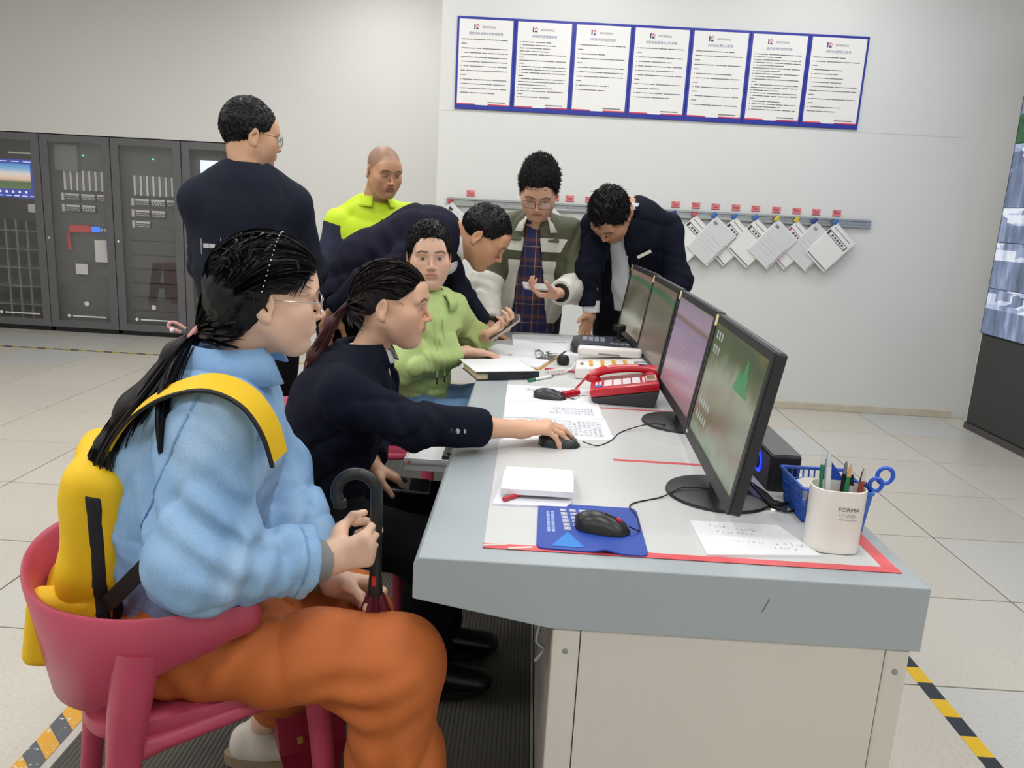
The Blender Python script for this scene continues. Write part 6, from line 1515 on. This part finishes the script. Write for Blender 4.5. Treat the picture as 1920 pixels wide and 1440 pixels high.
def man_cream():
    sk = '#e2b296'; t = person('man with spiky hair in cream and olive jacket over plaid shirt', (-1.88, 1.27, 0))
    J = dict(N=(-1.860, 1.085, 1.285), C=(-1.868, 1.15, 1.16), Wt=(-1.885, 1.22, .98), P=(-1.89, 1.27, .86), SR=(-2.03, 1.13, 1.225), SL=(-1.705, 1.13, 1.230), ER=(-2.095, 1.03, .98), WR=(-2.055, .90, .805), EL=(-1.665, 1.04, .990), WL=(-1.755, .855, .970), hs=(-1, 0, 0))
    hv, hf, hc, fr = head((-1.862, .95, 1.432), (-.04, -.80, -.60), (0, -.60, .80), (-1.861, 1.075, 1.275), 1.06, sk, eyes=.4, gaze=(0, -.9), lipc='#b8695e', hv=.003)
    rh = hand('R', J['WR'], (.15, -.45, -.8), (.3, -.4, -.6), FLAT, J['ER'], 1, skin=sk, hv=.0035); lh = hand('L', J['WL'], (-.93, -.28, .05), (-.1, -.15, 1), [(30, 40, 25), (32, 42, 25), (36, 44, 26), (40, 46, 28)], J['EL'], 1., thumb=((.55, .6, .55), 5, 5), skin='#dfa890', hv=.0032)
    LG = standing_legs(J['P'], (-1, 0, 0), (0, -1, 0)); Wd = ((.155, .115), (.145, .115), (.155, .115))
    body(t, [(hv, hf, hc), rh, lh], sk, J, LG, Wd)
    M_cr = mat('cream_nylon', '#d9d7cb', .6, bump=.1, bscale=100); M_ol = mat('olive_nylon', '#4d4f38', .65, bump=.1, bscale=100)
    def zones(C):
        z = C[:, 2]-1.215; fl = np.minimum(np.minimum(.022-np.abs(C[:, 2]-1.13), 1.11-C[:, 1]), .15-np.abs(C[:, 0]+1.868)); z = np.maximum(z, fl)
        for S_, E_ in (('SR', 'ER'), ('SL', 'EL')):
            a, b_ = A(*J[S_]), A(*J[E_]); d = b_-a; n_ = np.linalg.norm(d); u = ((C-a)@d)/n_; q = C-a-(u/n_)[:, None]*d; z = np.maximum(z, np.minimum(.092-np.sqrt((q*q).sum(1)), .82*n_-u))
        return z
    M_two = two_tone('cream_olive_nylon', '#dddbd0', '#4d4f38')
    jk = suit_jacket(t, J, Wd, M_two, dict(R=.93, L=.80), open_=opening((-1.868, 1.23, 1.1), (0, -1, 0), (1, 0, 0), .098, .040, .74, 1.25, -.012), g=.030, h=.008, rs=(.076, .072, .054), seed=51, neck=((-1.86, 1.10, 1.27), fr[0]), hem=((0, 0, .735), (0, 0, -1)), zones=zones)
    co = obj('collar', collar_geo((-1.862, 1.10, 1.262), (0, -.42, .9), (0, -1, 0), .066, [(.006, -.03), (.010, .040), (.018, .048), (.040, .02), (.060, -.02)], .55, 40, 1.08), M_cr, jk, True, world=True, fix=False); solid(co, .006)
    for s in (-1, 1): obj('collar_flap', bev(xf(box(-.028, .028, -.004, .004, -.03, .03), T(-1.868+s*.085, 1.012, 1.225, rz=s*.35, rx=-.5)), .003, 1), M_ol, jk, world=True)
    def plaid():
        m, N, L, b = nodes('plaid_flannel'); tc = N.new('ShaderNodeTexCoord'); s = N.new('ShaderNodeSeparateXYZ'); L.new(tc.outputs['Object'], s.inputs[0])
        def st(o, sc, ph): return math_(N, L, 'FRACT', math_(N, L, 'ADD', math_(N, L, 'MULTIPLY', o, sc), ph))
        ca = ramp(N, L, st(s.outputs[0], 12.5, .2), [(0, '#2b3468'), (.35, '#5a2a38'), (.42, '#c9c2b4'), (.46, '#6a3b2c'), (.62, '#26305e'), (.8, '#8a5a34'), (.88, '#2b3468')], 'CONSTANT')
        cb = ramp(N, L, st(s.outputs[2], 10.5, .1), [(0, '#232c58'), (.3, '#4f2434'), (.4, '#b9b2a6'), (.44, '#3a2f58'), (.66, '#7d4e30'), (.85, '#2a3568')], 'CONSTANT')
        mx = N.new('ShaderNodeMix'); mx.data_type = 'RGBA'; mx.inputs['Factor'].default_value = .5; L.new(ca, mx.inputs[6]); L.new(cb, mx.inputs[7]); L.new(mx.outputs[2], b.inputs['Base Color']); b.inputs['Roughness'].default_value = .85; return m
    b = Sdf(); torso(b, J, Wd, .006, .04); b.econe(J['P'], A(*J['P'])-A(0, 0, .12), (.16, .125), (.165, .13), (1, 0, 0), k=.03); b.fun(folds([((-1.88, 1.1, .85), (1, 0, .3), .06, .005, .15)])); b.cut((0, 0, .735), (.15, 0, -1)); b.cone(J['N'], fr[0], .058, .062, k=.01, op='s'); sh = garment(t, 'plaid_shirt', b, .0085, plaid())
    M_ds = mat('navy_inner_collar', '#23263a', .8); co = obj('shirt_collar', collar_geo((-1.861, 1.09, 1.270), (0, -.42, .9), (0, -1, 0), .060, [(.002, -.03), (.004, .028), (.010, .034), (.026, .008)], .35, 36, 1.05), M_ds, sh, True, world=True, fix=False); solid(co, .004)
    for s, st in (('R', .93), ('L', .80)):
        e, w = A(*J['E'+s]), A(*J['W'+s]); obj('knit_cuff', tube([e+(w-e)*(st-.12), e+(w-e)*(st+.02)], [.047, .043], 20), M_black, jk, True, world=True)
    trousers(t, J, LG, mat('dark_brown_trousers', '#2a2220', .8), seed=9); shoes(t, LG, (0, -1))
    cv, cf = hair_cap(fr, [-.055, -.045, -.025, -.005, .008, .046, .064, .075], .008, .0014, 14, (1, 1, 1), .022, sidecut=.006); s1 = spikes(cv, cf, 4600, .026, 6, (0, .25, 1), .0019, -.01, .12, .55); hair_obj(t, fr, [(cv, cf), s1], M_hair)
    glasses(t, fr, mat('dark_gold_wire', '#6b5648', .3, .6), (.025, .018), .110, .000, True, .010, .0011)
    phone(A(-1.835, .835, 1.002), (-.95, -.2, .05), (-.1, -.3, .95), 'pale phone resting in the hand of the man in cream jacket', '#c9c7c2')
man_cream()
def man_suit():
    sk = '#cc9a7a'; t = person('man in black suit with name badge leaning on the desk', (-1.36, 1.36, 0))
    J = dict(N=(-1.425, 1.115, 1.375), C=(-1.40, 1.18, 1.245), Wt=(-1.375, 1.28, 1.03), P=(-1.36, 1.36, .89), SR=(-1.575, 1.085, 1.275), SL=(-1.225, 1.17, 1.285), ER=(-1.595, 1.01, 1.07), WR=(-1.580, .985, .875), EL=(-1.160, 1.12, 1.04), WL=(-1.24, 1.0, .86), hs=(-.98, -.2, 0))
    hv, hf, hc, fr = head((-1.525, .955, 1.335), (-.30, -.36, -.88), (-.42, -.78, .46), (-1.435, 1.10, 1.375), 1.03, sk, eyes=.3, gaze=(0, -.9), hv=.003)
    rh = hand('R', J['WR'], (-.25, -.42, -.75), (.25, -.75, -.45), [(18, 25, 12), (12, 22, 10), (14, 24, 10), (25, 30, 12)], J['ER'], 1, thumb=((.6, .75, .15), 10, 10), spread=9, skin='#d09c7c', hv=.0032); lh = hand('L', J['WL'], (.1, -.5, -.7), (-.2, -.6, -.6), FLAT, J['EL'], 1, skin='#d09c7c', hv=.004)
    LG = standing_legs(J['P'], (-1, -.1, 0), (-.1, -1, 0)); Wd = ((.155, .115), (.15, .115), (.165, .12))
    body(t, [(hv, hf, hc), rh, lh], sk, J, LG, Wd)
    fw = U((-.38, -.92, 0)); sd = U((-.92, .38, 0))
    jk = suit_jacket(t, J, Wd, M_navy_suit, dict(R=.86, L=.9), open_=opening((-1.385, 1.28, 1.1), fw, sd, .048, .036, .78, 1.35, -.004), g=.020, seed=61, neck=((-1.43, 1.11, 1.36), fr[0]), hem=((0, 0, .74), (0, 0, -1)), rs=(.070, .064, .052))
    co = obj('collar', collar_geo((-1.428, 1.118, 1.362), (-.16, -.45, .9), (-.4, -.9, 0), .064, [(.004, -.03), (.006, .022), (.012, .027), (.034, -.004)], .7, 36, 1.05), M_navy_suit, jk, True, world=True, fix=False); solid(co, .005)
    b = Sdf(); torso(b, J, Wd, .004, .04); b.cone(J['N'], fr[0], .058, .062, k=.01, op='s'); b.cut((0, 0, .78), (0, 0, -1)); b.fun(folds([((-1.45, 1.1, .95), (.8, 0, .5), .06, .004, .15)])); sh = garment(t, 'shirt', b, .009, M_shirt)
    co = obj('shirt_collar', collar_geo((-1.427, 1.115, 1.362), (-.16, -.45, .9), (-.4, -.9, 0), .058, [(.002, -.02), (.004, .034), (.010, .038), (.026, .008)], .3, 36, 1.05), M_shirt, sh, True, world=True, fix=False); solid(co, .004)
    e, w = A(*J['ER']), A(*J['WR']); obj('shirt_cuff', tube([e+(w-e)*.70, e+(w-e)*.98], [.044, .040], 20), M_shirt, t, True, world=True)
    bc = A(-1.345, 1.035, 1.165); obj('name_badge', xf(bev(box(-.036, .036, -.002, .002, -.0075, .0075), .001, 1), T(*bc, ry=-.50, rz=.12)), mat('cream_badge', '#d9d2c2', .4), jk, world=True)
    trousers(t, J, LG, M_blk_tr, seed=11); shoes(t, LG, (0, -1))
    cv, cf = hair_cap(fr, [-.07, -.06, -.035, -.012, .000, .040, .058, .072], .009, .0016, 16, (1, 1, 1), .012, sidecut=.008); s1 = spikes(cv, cf, 4000, .026, 8, (.1, .9, .05), .0019, -.03, .4); hair_obj(t, fr, [(cv, cf), s1], M_hair)
man_suit()
def man_bald():
    sk = '#cf9c7c'; t = person('man with shaved head in neon yellow and navy work jacket', (-2.73, 1.38, 0)); M_n = mat('neon_yellow_cloth', '#c8e622', .7, bump=.1, bscale=120); M_nv = mat('navy_work_cloth', '#1d2640', .75, bump=.1, bscale=120)
    J = dict(N=(-2.700, 1.35, 1.335), C=(-2.710, 1.37, 1.19), Wt=(-2.725, 1.38, 1.0), P=(-2.73, 1.38, .86), SR=(-2.865, 1.31, 1.225), SL=(-2.535, 1.42, 1.265), ER=(-2.935, 1.28, .975), WR=(-2.89, 1.20, .76), EL=(-2.46, 1.40, 1.0), WL=(-2.47, 1.28, .80), hs=(-.95, -.3, 0))
    hv, hf, hc, fr = head((-2.635, 1.265, 1.488), (.55, -.80, -.30), (.16, -.24, .95), (-2.690, 1.34, 1.34), 1.02, sk, eyes=.45, gaze=(0, -.7), buzz=('#6b5c54', .62), lipc='#a05f52', hv=.003, neck_r=.060)
    rh = hand('R', J['WR'], (.05, -.15, -.95), (.9, .2, 0), RELAX, J['ER'], 1, skin=sk, hv=.004); lh = hand('L', J['WL'], (0, -.15, -.95), (-.9, .2, 0), RELAX, J['EL'], 1, skin=sk, hv=.004)
    LG = standing_legs(J['P'], (-.95, -.3, 0), (.3, -.95, 0)); Wd = ((.16, .12), (.155, .12), (.165, .12))
    body(t, [(hv, hf, hc), rh, lh], sk, J, LG, Wd)
    def zones(C):
        z = C[:, 2]-(1.135+.10*np.abs(C[:, 0]+2.69))
        for S_, E_ in (('SR', 'ER'), ('SL', 'EL')):
            a, b_ = A(*J[S_]), A(*J[E_]); d = b_-a; n_ = np.linalg.norm(d); u = ((C-a)@d)/n_; q = C-a-(u/n_)[:, None]*d; z = np.minimum(z, np.maximum(np.sqrt((q*q).sum(1))-.085, .015-u))
        return z
    M_two = two_tone('neon_navy_cloth', '#1d2640', '#cfec26')
    jk = suit_jacket(t, J, Wd, M_two, dict(R=.92, L=.92), g=.018, seed=71, neck=((-2.70, 1.35, 1.33), fr[0]), hem=((0, 0, .76), (0, 0, -1)), zones=zones, rs=(.068, .062, .052))
    co = obj('collar', collar_geo((-2.695, 1.345, 1.325), (.14, -.22, 1), (.5, -.85, 0), .066, [(.004, -.03), (.006, .034), (.013, .040), (.038, .004), (.046, -.010)], .45, 36, 1.06), M_n, jk, True, world=True, fix=False); solid(co, .005)
    z0 = A(-2.635, 1.232, 1.255); zp = obj('zip', tube([z0, z0+A(.002, -.006, -.05), z0+A(.0, -.008, -.12), z0+A(-.004, -.004, -.30)], .005, 6, 3), M_black, jk, True, world=True); obj('zip_pull', cbox(tuple(z0+A(.003, -.012, -.055)), (.006, .004, .022)), M_chrome, zp, world=True)
    trousers(t, J, LG, M_nv, seed=13); shoes(t, LG, (.3, -1))
man_bald()
def man_back():
    sk = '#d8a888'; t = person('man in dark navy jacket and glasses seen from behind, standing', (-2.87, .01, 0)); M_pn = mat('dark_navy_jersey', '#1e2230', .85, spec=.2, bump=.12, bscale=200, var=.04, vscale=10)
    J = dict(N=(-2.868, -.01, 1.425), C=(-2.873, .0, 1.285), Wt=(-2.88, .0, 1.08), P=(-2.872, .01, .92), SR=(-2.732, .045, 1.310), SL=(-3.010, -.045, 1.310), ER=(-2.690, .12, 1.085), WR=(-2.83, .25, 1.045), EL=(-3.055, .10, 1.07), WL=(-2.93, .24, 1.04), hs=(.96, .27, 0))
    hv, hf, hc, fr = head((-2.862, .015, 1.532), (.80, .60, -.10), (.05, .05, 1), (-2.868, -.01, 1.42), .93, sk, eyes=.7, hv=.003, neck_r=.054)
    rh = hand('R', J['WR'], (-.95, .1, .1), (0, -1, 0), RELAX, J['ER'], 1, skin=sk, hv=.004); lh = hand('L', J['WL'], (.95, .1, .1), (0, -1, 0), RELAX, J['EL'], 1, skin=sk, hv=.004)
    LG = standing_legs(J['P'], (.96, -.27, 0), (.27, .96, 0)); Wd = ((.15, .11), (.145, .11), (.150, .108))
    body(t, [(hv, hf, hc), rh, lh], sk, J, LG, Wd)
    jk = suit_jacket(t, J, Wd, M_pn, dict(R=.95, L=.95), g=.016, h=.008, seed=81, neck=((-2.868, -.01, 1.40), fr[0]), hem=((0, 0, .84), (0, 0, -1)), rs=(.060, .058, .050), fl=[((-2.78, -.08, 1.10), (.7, 0, 1), .09, .005, .16)])
    co = obj('collar', collar_geo((-2.868, -.005, 1.398), (.05, .12, 1), (.4, .9, 0), .062, [(.004, -.03), (.006, .030), (.012, .036), (.030, .008), (.034, -.004)], .4, 36, 1.08), M_pn, jk, True, world=True, fix=False); solid(co, .005)
    lx, ly, lz = -2.975, -.140, 1.168
    obj('back_print', join(*[xf(box(.004+.010*q, .0125+.010*q, -.001, .001, -.007, .007), T(lx, ly, lz, rz=.0)) for q in range(4)], xf(box(.046, .056, -.001, .001, -.005, .004), T(lx, ly, lz)), xf(box(-.004, -.0025, -.001, .001, -.028, .022), T(lx, ly, lz)), xf(box(.062, .064, -.001, .001, .012, .028), T(lx, ly, lz))), mat('pale_print', '#c9c9cc', .6), jk, world=True, fix=False, kind='stuff')
    trousers(t, J, LG, M_blk_tr, seed=15); shoes(t, LG, (.3, 1))
    cv, cf = hair_cap(fr, [-.070, -.052, -.022, -.010, .004, .046, .068, .08], .0055, .0009, 18, (1, 1, 1), .014, sidecut=.000); s1 = spikes(cv, cf, 3200, .013, 9, (0, .9, .0), .0014, -.04); hair_obj(t, fr, [(cv, cf), s1], M_hair)
    glasses(t, fr, mat('thin_dark_wire', '#4a4038', .3, .6), (.024, .018), .110, .002, True, .012, .0010)
man_back()

# only the ceiling lamps are sampled as light sources (the small screens stay visible and keep glowing)
for m in bpy.data.materials:
    if m.name != 'led_diffuser': m.cycles.emission_sampling = 'NONE'
